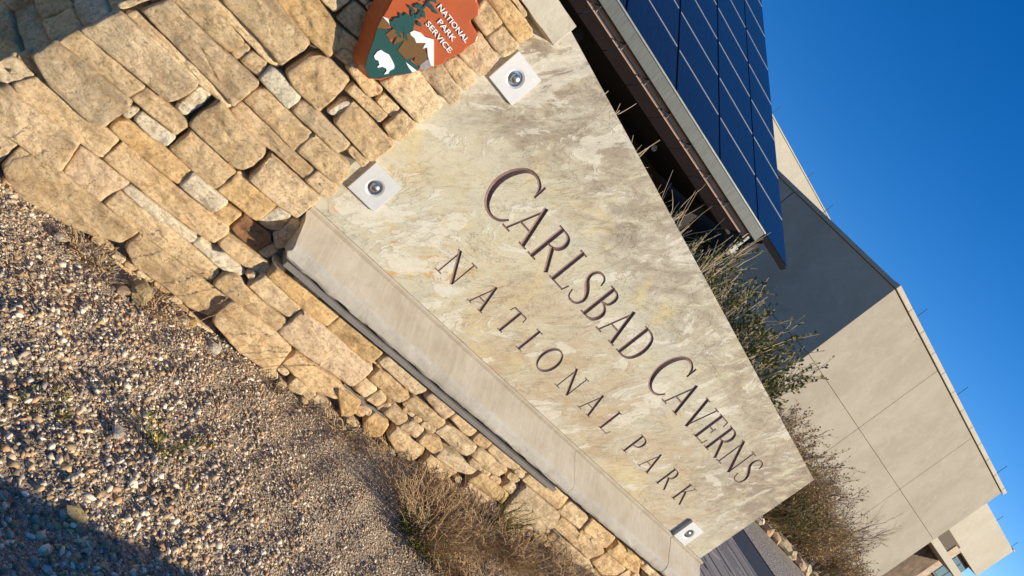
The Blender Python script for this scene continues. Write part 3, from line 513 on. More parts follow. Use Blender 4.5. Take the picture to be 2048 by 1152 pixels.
wall = thing('stone_wall', 'long stacked tan sandstone wall carrying the engraved slab', 'wall', loc=(0, 0, 0))
def xl(z): return -.105+(min(z, 1.25)-.377)*.323             # battered left end of the wall
for tone, yf, poly in STONES:
    add_stone(wall, poly, yf+random.uniform(-.005, .005), tone)
placed = [p for _, _, p in STONES]
boxes = [(min(q[0] for q in p), max(q[0] for q in p), min(q[1] for q in p), max(q[1] for q in p)) for p in placed]
def free(x0, x1, z0, z1):
    for p, b in zip(placed, boxes):
        if b[1] < x0 or b[0] > x1 or b[3] < z0 or b[2] > z1: continue
        for i in range(7):
            for j in range(4):
                if inside(x0+(x1-x0)*i/6, z0+(z1-z0)*j/3, p): return False
        for q in p:
            if x0 < q[0] < x1 and z0 < q[1] < z1: return False
    return True
def courses(x0, x1, z0, z1, hr, lr, ok, yf):
    z = z0
    while z < z1-.015:
        h = min(random.uniform(*hr), z1-z); x = x0+random.uniform(-.1, 0)
        while x < x1:
            l = random.uniform(*lr); a, b = max(x, x0), min(x+l, x1); x += l
            g = .004
            if b-a < .03 or not ok(a, b, z, z+h) or not free(a+g, b-g, z+g, z+h-g): continue
            j = lambda: random.uniform(-.004, .004)
            p = [(a+g+j(), z+g+j()), ((a+b)/2, z+g+j()), (b-g+j(), z+g+j()), (b-g+j(), z+h-g+j()), ((a+b)/2, z+h-g+j()), (a+g+j(), z+h-g+j())]
            placed.append(p); boxes.append((a, b, z, z+h))
            add_stone(wall, p, yf+random.uniform(-.02, .008), random.choice('tttlglop'))
        z += h
ok_pier = lambda a, b, z, t: a > xl((z+t)/2)-.02
for hr, lr in (((.07, .12), (.18, .42)), ((.04, .07), (.08, .2)), ((.025, .04), (.05, .1))):
    courses(-.3, 1.0, -.06, 1.94, hr, lr, ok_pier, -.088)
    courses(1.0, 1.4, -.06, .50, hr, lr, lambda *a: True, -.092); courses(1.4, 4.78, -.06, .50, hr, lr, lambda *a: True, -.122)
# the wall's left return, turned away from the sun
cdir = (-.473, .881); cnrm = (-.881, -.473)
def ret(x, y, z):
    o = -(y+.085); c = xl(z)
    return (c+cdir[0]*x+cnrm[0]*o, -.075+cdir[1]*x+cnrm[1]*o, z)
z = -.05
while z < 1.94:
    h = min(random.uniform(.07, .13), 1.94-z); x = 0.004
    while x < 1.5:
        l = random.uniform(.14, .4); g = .005
        p = [(x+g, z+g), (x+l/2, z+g*.4), (x+l-g, z+g), (x+l-g, z+h-g), (x+l/2, z+h-g), (x+g, z+h-g)]
        add_stone(wall, p[::-1] if False else p, -.085+random.uniform(-.015, .02), random.choice('ttglop'), ret); x += l
    z += h
# mortar bed behind the stones
mb = MB(); mb.prism([(xl(-.2)+.06, -.2), (4.74, -.2), (4.74, .505), (xl(.505)+.06, .505)], -.030, .30)
poly = [(xl(.506)+.061, .506), (1.0, .506), (1.0, 1.93), (xl(1.94)+.06, 1.93), (xl(1.25)+.06, 1.25)]
mb.prism(poly, -.025, .42)
mb.box(1.45, 4.745, -.075, .20, -.25, .50)
n0 = len(mb.v)
for zz in (-.2, 1.93):
    for s in (0, 1.5):
        for o in (-.17, -.5): mb.v.append(ret(s, -.085-o, zz))
a = n0
mb.f += [(a, a+1, a+3, a+2), (a+4, a+6, a+7, a+5), (a, a+4, a+5, a+1), (a+2, a+3, a+7, a+6), (a, a+2, a+6, a+4), (a+1, a+5, a+7, a+3)]; mb.m += [0]*6
mb.build('mortar_bed', M_MORTAR, wall)
# raised smears of mortar squeezed out of the lower bed joints
for (x, z, l, s) in [(1.12,.40,.16,.012),(1.28,.33,.22,.011),(1.6,.30,.2,.01),(1.75,.22,.3,.012),(2.0,.36,.22,.012),(2.2,.34,.2,.012),(2.35,.26,.25,.011),(2.6,.34,.25,.012),(2.85,.25,.3,.012),(3.1,.36,.22,.012),(3.4,.30,.3,.012),(3.8,.36,.3,.012)]:
    pts = [(x+l*i/7, (-.062 if x < 1.4 else -.108)+.006*nz(x+i, 1, z, 3), z-.02*math.sin(i*.4)+.012*nz(x+i*.3, 4, z, 5)) for i in range(8)]
    MB().tube(pts, [s*(.5+.6*abs(nz(i, x, z, 1.3))+.25) for i in range(8)], 7).build('mortar_smear', M_MORTAR, wall, True)
cope = thing('coping_stone', 'smooth pale limestone coping block on top of the stone pier', 'coping', loc=(0, 0, 0))
COPE = [(.14, 1.946), (1.157, 1.946), (1.160, 2.064), (.14, 2.07)]
def rough_block(poly, y0, y1, mat, parent, name, amp=.003, step=.03):
    p = resample(poly, step); n = len(p); v = []
    for k, (y, ins) in enumerate(((y0, .004), (y0+.006, 0), ((y0+y1)/2, 0), (y1, 0))):
        c = np.mean(p, 0)
        for (x, z) in p:
            dx, dz = x-c[0], z-c[1]; L = math.hypot(dx, dz)
            v.append((x-dx/L*ins+amp*nz(x, y, z, 30), y+amp*nz(x, y, z, 24)*(k == 0), z-dz/L*ins+amp*nz(z, y, x, 30)))
    f = [tuple(range(n))]+[(r*n+i, (r+1)*n+i, (r+1)*n+(i+1) % n, r*n+(i+1) % n) for r in range(3) for i in range(n)]+[tuple(3*n+i for i in reversed(range(n)))]
    return obj(name, v, f, mat, parent)
rough_block(COPE, -.105, .30, M_COPE, cope, 'coping_block')

# ------------------------------------------------------------------ slab with V-cut letters
def rect_strokes(ch):
    T, t = .118, .056; s = lambda *a: ('s',)+a; c = lambda p, closed=False: ('c', p, closed)
    stem = lambda x: s(x, 0, x, 1, T)
    top = lambda a, b, z=.98: s(a, z, b, z, .045)
    bot = lambda a, b: s(a, .02, b, .02, .045)
    G = {
     'A': (.9, [s(.13, .02, .47, .98, t), s(.42, 1., .77, .02, T), s(.24, .36, .66, .36, .05), bot(.0, .26), bot(.63, .9)]),
     'R': (.76, [stem(.14), bot(0, .29), top(0, .16), c([(.14,.972,.05),(.32,.97,.06),(.46,.90,.10),(.52,.75,.12),(.47,.6,.10),(.34,.515,.06),(.14,.5,.05)]), s(.33, .52, .74, .0, .11)]),
     'L': (.66, [stem(.14), top(0, .29), bot(0, .6), s(.585, .0, .65, .2, .045)]),
     'S': (.56, [c([(.49,.78,.045),(.43,.93,.06),(.28,.985,.05),(.13,.93,.07),(.07,.77,.09),(.14,.61,.11),(.29,.5,.125),(.43,.38,.11),(.5,.23,.09),(.43,.07,.065),(.28,.015,.05),(.13,.05,.05),(.05,.22,.045)])]),
     'B': (.62, [stem(.14), bot(0, .16), top(0, .16), c([(.14,.972,.05),(.30,.965,.06),(.42,.89,.09),(.45,.75,.105),(.39,.6,.07),(.14,.53,.05)]), c([(.3,.535,.05),(.44,.49,.07),(.55,.37,.11),(.55,.22,.12),(.46,.08,.09),(.3,.025,.05),(.14,.022,.05)])]),
     'D': (.78, [stem(.14), bot(0, .16), top(0, .16), c([(.14,.972,.05),(.38,.96,.06),(.60,.83,.10),(.70,.5,.125),(.61,.18,.10),(.4,.035,.06),(.14,.022,.05)])]),
     'C': (.84, [c([(.79,.80,.05),(.70,.93,.06),(.5,1.0,.05),(.29,.94,.08),(.13,.73,.115),(.075,.48,.13),(.14,.24,.115),(.30,.06,.08),(.52,0,.05),(.70,.05,.05),(.82,.17,.04)]), s(.79, .99, .80, .74, .05)]),
     'V': (.86, [s(.12, .98, .47, .0, T), s(.44, .02, .76, .98, t), top(0, .27), top(.62, .86)]),
     'E': (.64, [stem(.14), top(0, .56), s(.545, .99, .585, .8, .045), s(.14, .51, .44, .51, .05), s(.44, .61, .44, .41, .04), bot(0, .58), s(.57, .0, .63, .2, .045)]),
     'N': (.92, [s(.14, .02, .14, .96, t), s(.1, .99, .78, .01, T), s(.78, .02, .78, .98, t), bot(0, .28), top(0, .14), top(.65, .92)]),
     'T': (.76, [stem(.38), s(.04, .965, .72, .965, .06), s(.05, .97, .01, .78, .045), s(.71, .97, .75, .78, .045), bot(.24, .52)]),
     'I': (.28, [stem(.14), top(0, .28), bot(0, .28)]),
     'O': (.9, [c([(.45+.38*math.cos(q)*1., .5+.49*math.sin(q), .05+.075*abs(math.cos(q+.25))) for q in [k*math.pi/10 for k in range(20)]], True)]),
     'P': (.62, [stem(.14), bot(0, .29), top(0, .16), c([(.14,.972,.05),(.34,.965,.06),(.48,.88,.10),(.53,.72,.12),(.47,.55,.09),(.34,.475,.06),(.14,.46,.05)])]),
     'K': (.78, [stem(.14), bot(0, .29), top(0, .29), s(.16, .46, .58, .97, t), s(.31, .60, .74, .0, .112), top(.44, .72)]),
    }
    return G[ch]
def trough(pts, closed=False):
    """pts (x, z, width): a V-shaped cutter standing 2 cm proud of the slab face at y=0"""
    n = len(pts); v = []; f = []
    for i in range(n):
        a = pts[(i-1) % n] if closed or i > 0 else pts[i]; b = pts[(i+1) % n] if closed or i < n-1 else pts[i]
        tx, tz = b[0]-a[0], b[1]-a[1]; L = math.hypot(tx, tz); nx, nzz = -tz/L, tx/L; x, z, wd = pts[i]; h = wd/2; d = min(.011, .62*h)
        v += [(x-nx*h, -.02, z-nzz*h), (x-nx*h, -.0004, z-nzz*h), (x, d, z), (x+nx*h, -.0004, z+nzz*h), (x+nx*h, -.02, z+nzz*h)]
    m = n if closed else n-1
    for i in range(m):
        p, q = i*5, ((i+1) % n)*5
        for k in range(5): f.append((p+k, p+(k+1) % 5, q+(k+1) % 5, q+k))
    if not closed: f += [(4, 3, 2, 1, 0), tuple((n-1)*5+k for k in range(5))]
    bm = bmesh.new(); vs = [bm.verts.new(q) for q in v]
    for q in f: bm.faces.new([vs[k] for k in q])
    bmesh.ops.recalc_face_normals(bm, faces=bm.faces); me = bpy.data.meshes.new('cutter'); bm.to_mesh(me); bm.free(); return me
B1, H1, B2, H2 = 1.285, .207, .91, .148
LETTERS = [('C',1.492,1.705,1.277,.276),('A',1.694,1.882,B1,H1),('R',1.90,2.062,B1,H1),('L',2.086,2.212,B1,H1),('S',2.228,2.352,B1-.003,H1+.006),('B',2.378,2.502,B1,H1),('A',2.523,2.703,B1,H1),('D',2.733,2.885,B1,H1),
  ('C',3.025,3.238,1.277,.276),('A',3.25,3.43,B1,H1),('V',3.462,3.63,B1,H1),('E',3.648,3.772,B1,H1),('R',3.79,3.948,B1,H1),('N',3.962,4.168,B1,H1),('S',4.19,4.312,B1-.003,H1+.006),
  ('N',1.645,1.792,B2,H2),('A',1.887,2.007,B2,H2),('T',2.098,2.21,B2,H2),('I',2.293,2.345,B2,H2),('O',2.437,2.578,B2-.002,H2+.006),('N',2.657,2.798,B2,H2),('A',2.884,3.012,B2,H2),('L',3.109,3.205,B2,H2),
  ('P',3.377,3.476,B2,H2),('A',3.558,3.693,B2,H2),('R',3.787,3.902,B2,H2),('K',3.996,4.112,B2,H2)]
cut = bpy.data.collections.new('cutters'); scene.collection.children.link(cut)
for ch, x0, x1, b, h in LETTERS:
    Wd, st = rect_strokes(ch); k = (x1-x0)/Wd; ws = h*1.16
    for q in st:
        if q[0] == 's':
            _, ax, az, bx, bz, wd = q; pts = [(x0+ax*k, b+az*h, wd*ws), (x0+bx*k, b+bz*h, wd*ws)]; cl = False
        else:
            cl = q[2]; P = q[1]; pts = []; n = len(P)
            for i in range(n if cl else n-1):       # Catmull-Rom through the control points
                p = [P[(i+d) % n] if cl else P[min(max(i+d, 0), n-1)] for d in (-1, 0, 1, 2)]
                for t in (0, .33, .66):
                    pts.append(tuple(.5*(2*p[1][a]+(p[2][a]-p[0][a])*t+(2*p[0][a]-5*p[1][a]+4*p[2][a]-p[3][a])*t*t+(3*p[1][a]-p[0][a]-3*p[2][a]+p[3][a])*t**3) for a in range(3)))
            if not cl: pts.append(P[-1])
            pts = [(x0+a*k, b+z*h, wd*ws) for a, z, wd in pts]
        o = bpy.data.objects.new('cutter', trough(pts, cl)); cut.objects.link(o)
slab_root = thing('name_slab', 'large pale quartzite slab engraved Carlsbad Caverns National Park', 'sign', loc=(0, 0, 0))
SLAB = [(.93, .7385), (4.705, .739), (4.743, 1.683), (1.182, 2.052), (.93, 2.06)]
so = obj('slab', *(lambda m: (m.v, m.f))(MB().prism(SLAB, 0, .09)), M_SLAB, slab_root)
bm = bmesh.new(); bm.from_mesh(so.data); bmesh.ops.recalc_face_normals(bm, faces=bm.faces); bm.to_mesh(so.data); bm.free()
mod = so.modifiers.new('cut', 'BOOLEAN'); mod.operation = 'DIFFERENCE'; mod.operand_type = 'COLLECTION'; mod.collection = cut; mod.solver = 'EXACT'; mod.use_self = True
dg = bpy.context.evaluated_depsgraph_get(); me2 = bpy.data.meshes.new_from_object(so.evaluated_get(dg)); so.modifiers.clear()
for o in list(cut.objects): bpy.data.objects.remove(o)
bpy.data.collections.remove(cut)
bm = bmesh.new(); bm.from_mesh(me2)
groove = [f for f in bm.faces if min(v.co.y for v in f.verts) < .02 and max(v.co.y for v in f.verts) < .02 and abs(f.normal.y) < .97 and .95 < f.calc_center_median().x < 4.4 and f.calc_center_median().z > .8 and max(v.co.y for v in f.verts) > .0008]
per = {i: [] for i in range(len(LETTERS))}
for f in groove:
    c = f.calc_center_median()
    best = min(range(len(LETTERS)), key=lambda i: max(LETTERS[i][1]-c.x, c.x-LETTERS[i][2], 0)+3*max(LETTERS[i][3]-.02-c.z, c.z-LETTERS[i][3]-LETTERS[i][4]-.02, 0))
    per[best].append(f)
print('groove faces', len(groove), [len(v) for v in per.values()])
for i, fs in per.items():
    if not fs: continue
    vi = {}; vv = []; ff = []
    for f in fs:
        q = []
        for vt in f.verts:
            if vt.index not in vi: vi[vt.index] = len(vv); vv.append(tuple(vt.co))
            q.append(vi[vt.index])
        ff.append(tuple(q))
    o = obj('letter', vv, ff, M_GROOVE, slab_root); o['label'] = 'brown engraved letter '+LETTERS[i][0]
bmesh.ops.delete(bm, geom=groove, context='FACES'); bm.to_mesh(me2); bm.free()
me2.materials.clear(); me2.materials.append(M_SLAB); so.data = me2

# square plates with a domed bolt
def bolt_plate(cx, cz, label, th=.018, s=.0825, tilt=0.):
    t = thing('bolt_plate', label, 'bolt plate', 'bolt plates holding the slab', (cx, 0, cz)); n = 48; R = .034; b = .0015
    ca, sa = math.cos(tilt), math.sin(tilt)
    def sq(th_, s_):
        c, q = math.cos(th_), math.sin(th_); k = s_/max(abs(c), abs(q)); x, z = k*c, k*q; return (x*ca-z*sa, x*sa+z*ca)
    rings = [lambda a: (*sq(a, s), -.0005), lambda a: (*sq(a, s), -th+b), lambda a: (*sq(a, s-b), -th), lambda a: (R*1.25*math.cos(a), R*1.25*math.sin(a), -th), lambda a: (R*math.cos(a), R*math.sin(a), -th+.003), lambda a: (R*math.cos(a), R*math.sin(a), -.0005)]
    v = []; f = []
    for r in rings:
        for k in range(n): x, z, y = r(2*math.pi*k/n); v.append((x, y, z))
    for r in range(len(rings)-1):
        for k in range(n): f.append((r*n+k, (r)*n+(k+1) % n, (r+1)*n+(k+1) % n, (r+1)*n+k))
    obj('plate', v, f, M_PLATE, t)
    MB().lathe([(.0335, -.001), (.0335, -.004), (.028, -.0045), (0.0001, -.0045)], (0, 0, 0)).build('socket', M_CHROME, t, True)
    MB().lathe([(.021, -.004), (.021, -.016), (.018, -.022), (.012, -.025), (.0001, -.026)], (0, 0, 0), n=24).build('bolt_head', M_CHROME, t, True)
    return t
bolt_plate(1.1895, 1.746, 'square metal bolt plate on the slab under the coping stone')
bolt_plate(1.148, .987, 'square metal bolt plate low on the slab against the rough stonework')
bolt_plate(4.378, .818, 'square metal bolt plate standing on the sill at the slab\'s free end', .024, .08)

# ------------------------------------------------------------------ concrete sill
sill = thing('concrete_sill', 'long sloping concrete sill under the engraved slab', 'sill')
PROF = [(.03, .737), (-.010, .737), (-.0135, .733), (-.0135, .729), (-.006, .711), (-.012, .706), (-.06, .677), (-.11, .645), (-.150, .619), (-.163, .609), (-.171, .600), (-.174, .585), (-.177, .565), (-.178, .548), (-.170, .536), (-.05, .532)]
ROUGH_FROM = 10
def sill_seg(x0, x1, c0, c1):
    xs = np.linspace(0, 1, max(3, int((x1-x0)/.02))); v = []; n = len(PROF); fm = []; f = []
    for t in xs:
        for k, (y, z) in enumerate(PROF):
            x = (x0+c0(y, z))*(1-t)+(x1+c1(y, z))*t; a = .0025 if k < ROUGH_FROM else .006
            if k <= 5: a = .0012
            v.append((x+.012*nz(k*.4, x0, 3, 1.7)*(t == 0)*(x0 < 1.1), y+a*nz(x, k*.11, 3, 11)+a*.6*nz(x, k*.23, 8, 37), z+a*nz(x, k*.11, 7, 11)+a*.5*nz(x, k*.3, 9, 41)+.004*nz(x, 2, 2, 1.1)*(k > 5)))
    for i in range(len(xs)-1):
        for k in range(n-1): f.append((i*n+k, i*n+k+1, (i+1)*n+k+1, (i+1)*n+k)); fm.append(1 if k >= ROUGH_FROM-1 else 0)
    f += [tuple(reversed(range(n))), tuple((len(xs)-1)*n+k for k in range(n))]; fm += [1, 1]
    obj('sill_segment', v, f, None, sill, True, [M_SILL, M_SILLF], fm)
z0 = lambda y, z: 0.
crk = lambda y, z: .035*max(0, (-y-.05)/.1)+.012*nz(y, z, 1, 30)
crk2 = lambda y, z: .008*nz(y, z, 6, 25)+.05*y
lend = lambda y, z: .10*max(0, .70-z)*2+.01*nz(y, z, 2, 40)
sill_seg(1.03, 3.155, lend, crk)
sill_seg(3.1575, 4.317, crk, crk2)
sill_seg(4.3235, 4.752, crk2, lambda y, z: -.25*y*y)
fl = MB(); pts = 40
for i in range(pts+1):
    x = 1.085+2.05*i/pts; dz = .004*nz(x, 0, 0, 3)-.010*(i/pts)
    fl.v += [(x, -.171, .526+dz), (x, -.167, .500+dz), (x, -.02, .500+dz), (x, -.02, .526+dz)]
for i in range(pts):
    for k in range(4): fl.f.append((i*4+k, i*4+(k+1) % 4, i*4+4+(k+1) % 4, i*4+4+k)); fl.m.append(0)
fl.f += [(3, 2, 1, 0), tuple(pts*4+k for k in range(4))]; fl.m += [0, 0]
tag(fl.build('flashing_strip', M_FLASH), 'thin grey metal flashing strip under the concrete sill', 'flashing')

# ------------------------------------------------------------------ arrowhead emblem
arrow = thing('arrowhead_emblem', 'orange arrowhead plaque with bison and mountain on the stone pier', 'emblem')
AO = ARROW['outline']+[(.76,1.832),(.71,1.842),(.655,1.836),(.61,1.82),(.60,1.79),(.612,1.765),(.585,1.742),(.553,1.725),(.540,1.69),(.552,1.65),(.565,1.61)]
yA = -.19
ao = resample(AO, .012); n = len(ao); cA = (.735, 1.57)
ao = [(x+.0022*nz(x, 3, z, 60), z+.0022*nz(x, 8, z, 60)) for x, z in ao]
ccw = sum(ao[i][0]*ao[(i+1) % n][1]-ao[(i+1) % n][0]*ao[i][1] for i in range(n)) > 0
if not ccw: ao = ao[::-1]
v = []
for (y, s, dx) in ((yA, .965, 0), (yA+.002, .985, 0), (yA+.008, 1.0, 0), (-.115, 1.05, -.036)):
    v += [(cA[0]+(x-cA[0])*s+dx, y, cA[1]+(z-cA[1])*s) for x, z in ao]
f = [tuple(range(n))]+[(r*n+i, (r+1)*n+i, (r+1)*n+(i+1) % n, r*n+(i+1) % n) for r in range(3) for i in range(n)]+[tuple(3*n+i for i in reversed(range(n)))]
obj('arrowhead', v, f, M_BRICKRED, arrow)
def relief(name, key, mat, h, y0=yA):
    p = ARROW[key]
    if sum(p[i][0]*p[(i+1) % len(p)][1]-p[(i+1) % len(p)][0]*p[i][1] for i in range(len(p))) < 0: p = p[::-1]
    return MB().prism(p, y0-h, y0+.001).build(name, mat, arrow)
relief('meadow', 'green', M_GREEN, .003); relief('mountain_slope', 'brown', M_BROWN, .005); relief('far_slope', 'brown2', M_BROWN, .005)
relief('snow_peak', 'white', M_WHITE, .006); relief('rock_face', 'grey', M_GREY, .0055); relief('river', 'strip', M_WHITE, .004); relief('far_snow', 'snow2', M_WHITE, .006)
bs = relief('bison', 'bison', M_WHITE, .006)
# conifer: trunk, and boughs with gaps that let the orange ground show
rr = random.Random(3); ptree = ARROW['tree']
relief('tree_base', 'treebase', M_GREEN, .006)
for k in range(46):
    while True:
        x = rr.uniform(.61, .72); z = rr.uniform(1.49, 1.80)
        axis = .700-(z-1.5)*.16; 
        if abs(x-axis) < .050*(1.15-.55*(z-1.5)/.3): break
    a = rr.uniform(-.5, .5); L = rr.uniform(.010, .021); wd = rr.uniform(.0035, .0065)
    pts = []
    for j in range(9):
        th = 2*math.pi*j/9; rx = L*math.cos(th)*(1+.25*rr.uniform(-1, 1)); rz = wd*math.sin(th)*(1+.5*rr.uniform(-1, 1))
        pts.append((x+rx*math.cos(a)-rz*math.sin(a), z+rx*math.sin(a)+rz*math.cos(a)))
    MB().prism(pts, yA-.0055-.00004*k, yA+.001).build('bough', M_GREEN, arrow)
MB().prism([(.693, 1.50), (.703, 1.50), (.664, 1.79), (.660, 1.79)], yA-.0045, yA+.001).build('trunk', M_GREEN, arrow)
def sans(txt, x, z, width, cap):
    cu = bpy.data.curves.new('text', 'FONT'); cu.body = txt; cu.size = 1; cu.extrude = .02; cu.offset = .012
    o = bpy.data.objects.new('text', cu); COL.objects.link(o)
    me = bpy.data.meshes.new_from_object(o.evaluated_get(bpy.context.evaluated_depsgraph_get())); bpy.data.objects.remove(o)
    a = np.array([q.co for q in me.vertices]); x0, x1, y0, y1 = a[:, 0].min(), a[:, 0].max(), a[:, 1].min(), a[:, 1].max()
    for q in me.vertices: q.co = (x+(q.co.x-x0)/(x1-x0)*width, yA-.0015-(q.co.z+.02)/.04*.003+.0005, z+(q.co.y-y0)/(y1-y0)*cap)
    bm = bmesh.new(); bm.from_mesh(me); bmesh.ops.recalc_face_normals(bm, faces=bm.faces); bm.to_mesh(me); bm.free()
    me.materials.append(M_WHITE); return link('lettering', me, arrow)
sans('NATIONAL', .7125, 1.671, .171, .0205); sans('PARK', .7525, 1.636, .094, .0205); sans('SERVICE', .7289, 1.598, .139, .0205)
for (x, z) in ((.871, 1.6035),): MB().lathe([(.0022, 0), (.0022, -.003), (.0001, -.003)], (x, yA, z), n=8).build('mark', M_WHITE, arrow)

# ------------------------------------------------------------------ solar canopy
def m_solar():
    g = NG('blue_solar_glass', .16, .28); v = g.coord(); st = g.coord((22, .7, 1)); f = g.noise(st, 3, 6, .7)
    c = g.mix(g.ramp(f, [(.4, 0.), (.7, 1.)]), (.005, .007, .016), (.012, .018, .036))
    g.b.inputs['Coat Weight'].default_value = .12; g.b.inputs['Coat Roughness'].default_value = .05
    return g.done(c, None, g.rng(f, .3, .75, .08, .3))
M_SOLAR = m_solar()
M_RAIL = plain('panel_rail', (.60, .60, .60), .4, .5, .1, 10, 0); M_GAP = plain('black_seam', (.012, .012, .014), .5, 0, .1, 10, 0)
def m_gutter():
    g = NG('grey_green_gutter', .6, .3); st = g.coord((9, 1, 1)); f = g.noise(st, 4, 7, .75)
    return g.done(g.mix(g.ramp(f, [(.4, 0.), (.62, 1.)]), (.085, .095, .088), (.13, .14, .128)), g.bump(f, .2, .004))
M_GUTTER = m_gutter(); M_GUTTOP = plain('gutter_lip', (.24, .245, .22), .5, .2)
M_BOARD = plain('brown_fascia', (.155, .115, .105), .6, 0, .1, 5, .1); M_BOARD2 = plain('tan_soffit_board', (.42, .27, .20), .7, 0, .08, 5, .1)
M_BLACK = plain('dark_end_shade', (.03, .026, .022), .8); M_BACK = plain('dark_brown_wall', (.10, .072, .04), .8)
canopy = thing('solar_canopy', 'blue solar panel roof canopy with grey gutter behind the slab', 'canopy', loc=(0, 0, 0))
TS = math.radians(30.5); CO, SI = math.cos(TS), math.sin(TS); E0 = Vector((0, 9.02, 4.24))
def onroof(x, s, h=0.): return (x, E0.y+s*CO-h*SI, E0.z+s*SI+h*CO)
colx = [11.77, 10.29]+[10.29-1.76*k for k in range(1, 11)]
rows = [-.02, 1.40, 2.84, 4.30, 5.85, 7.50, 9.25, 11.02, 12.6]
def roof_box(name, x0, x1, s0, s1, h0, h1, mat):
    q = [onroof(x, s, h) for h in (h0, h1) for (x, s) in ((x0, s0), (x1, s0), (x1, s1), (x0, s1))]
    return obj(name, q, [(0,3,2,1),(4,5,6,7),(0,1,5,4),(1,2,6,5),(2,3,7,6),(3,0,4,7)], mat, canopy)
roof_box('roof_deck', colx[-1]-.02, colx[0]+.02, rows[0]-.02, rows[-1]+.02, -.12, -.005, M_GAP)
for i in range(len(colx)-1):
    for j in range(len(rows)-1):
        roof_box('solar_panel', colx[i+1]+.03, colx[i]-.03, rows[j]+.012, rows[j+1]-.012, 0, .03, M_SOLAR)
for i in range(len(colx)-1):
    for s in rows[1:-1]: roof_box('panel_rail', colx[i+1]+.05, colx[i]-.05, s-.017, s+.017, .004, .036, M_RAIL)
XL, XR = colx[-1], 10.6
MB().box(XL, XR, 8.93, 9.00, 3.975, 4.215).build('gutter', M_GUTTER, canopy, bevel=.008)
MB().box(XL, XR+.004, 8.915, 9.03, 4.216, 4.245).build('gutter_lip', M_GUTTOP, canopy)
MB().box(XL, XR-.1, 9.10, 9.14, 3.84, 4.0).build('soffit_board', M_BOARD2, canopy)
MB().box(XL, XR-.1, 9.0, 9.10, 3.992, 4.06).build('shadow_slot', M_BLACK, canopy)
x = XL; p = .80
while x < 10.2:
    x1 = min(x+p, 10.42); v = []
    for xx in (x+.01, x1-.01):
        v += [(xx, 9.09, 3.868), (xx, 9.48, 3.672), (xx, 9.49, 3.70), (xx, 9.10, 3.90)]
    obj('fascia_board', v, [(0,1,5,4),(1,2,6,5),(2,3,7,6),(3,0,4,7),(3,2,1,0),(4,5,6,7)], M_BOARD, canopy)
    MB().tube([(x, 9.04, 3.985), (x+.02, 9.07, 3.87)], .008, 6).build('bracket', M_RAIL, canopy)
    MB().tube([(x-.18, 9.05, 3.86), (x, 9.05, 3.985)], .011, 6).build('bracket', M_BLACK, canopy)
    x += p
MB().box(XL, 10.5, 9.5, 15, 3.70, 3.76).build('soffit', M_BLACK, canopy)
MB().box(10.44, 10.50, 9.0, 9.06, 2.8, 3.97).box(10.38, 10.56, 8.96, 9.10, 3.45, 3.62).build('downspout', M_GUTTOP, canopy)
for px in (-4, .6, 5.2, 9.9): MB().box(px-.1, px+.1, 10.0, 10.2, .15, 3.7).build('post', M_BLACK, canopy)
bw = thing('canopy_back_wall', 'dark brown wall in shade under the solar canopy', 'wall')
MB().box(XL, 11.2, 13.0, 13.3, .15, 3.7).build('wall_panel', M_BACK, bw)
MB().box(11.2, 11.45, 9.7, 15.5, .15, 4.35).build('added_dark_end', M_BLACK, bw)  # near-black wall added so the shaded end under the canopy stays dark
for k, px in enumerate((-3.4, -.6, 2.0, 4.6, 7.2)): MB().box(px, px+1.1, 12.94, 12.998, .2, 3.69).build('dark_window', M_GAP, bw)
M_LAMP = plain('pale_disc', (.42, .36, .30), .5)
for q, (px, py, pz) in enumerate(((5.05, 9.9, 3.36), (5.42, 9.9, 3.30), (7.95, 9.9, 3.52))):
    t = thing('hanging_lamp', ('round pale lamp under the canopy next to the slab top', 'second round pale lamp under the canopy', 'round pale lamp hanging under the canopy near the gutter end')[q], 'lamp', 'round lamps under the canopy', (px, py, pz))
    MB().lathe([(.001, -.012), (.05, -.010), (.062, 0), (.05, .02), (.001, .03)], (0, 0, 0), n=20).build('lamp_disc', M_LAMP, t, True)
    MB().box(-.006, .006, -.018, -.011, -.05, .0).box(-.03, -.02, -.018, -.011, 0, .04).box(.02, .03, -.018, -.011, 0, .04).build('spider', M_BLACK, t)
    MB().tube([(0, .01, .05), (0, .01, 3.70-pz)], .008, 6).build('stem', M_BLACK, t)

# ------------------------------------------------------------------ main building
bld = thing('visitor_centre', 'large flat-roofed tan stucco building behind the canopy', 'building')
FX = [22.70, 28.04, 33.35, 38.58]; FZ = [.0, 4.79, 8.57]
M_JOINT = plain('dark_joint', (.05, .045, .04), .9)
for i in range(3):
    for j in range(2):
        MB().box(FX[i]+(.014 if i else 0), FX[i+1]-(.014 if i < 2 else 0), 16.0, 16.3, FZ[j]+(.010 if j else 0), FZ[j+1]-.010).build('stucco_panel', M_STUCCO, bld)
MB().box(22.9, 38.5, 16.04, 30, 0, 8.55).build('wall_core', M_JOINT, bld)
x = 22.62
while x < 38.6:
    l = min(1.42, 38.72-x); MB().box(x+.006, x+l-.006, 15.93, 16.5, 8.60, 8.80).build('parapet_cap', M_STUCCO2, bld, bevel=.02); x += l
wd_ = Vector((-.473, .881, 0)); wn = Vector((-.881, -.473, 0)); c0 = Vector((22.70, 16.0, 0))
def side_box(name, s0, s1, o0, o1, z0, z1, mat):
    v = [tuple(c0+wd_*s+wn*o+Vector((0, 0, z))) for z in (z0, z1) for (s, o) in ((s0, o0), (s1, o0), (s1, o1), (s0, o1))]
    return obj(name, v, [(0,1,2,3),(7,6,5,4),(0,4,5,1),(1,5,6,2),(2,6,7,3),(3,7,4,0)], mat, bld)
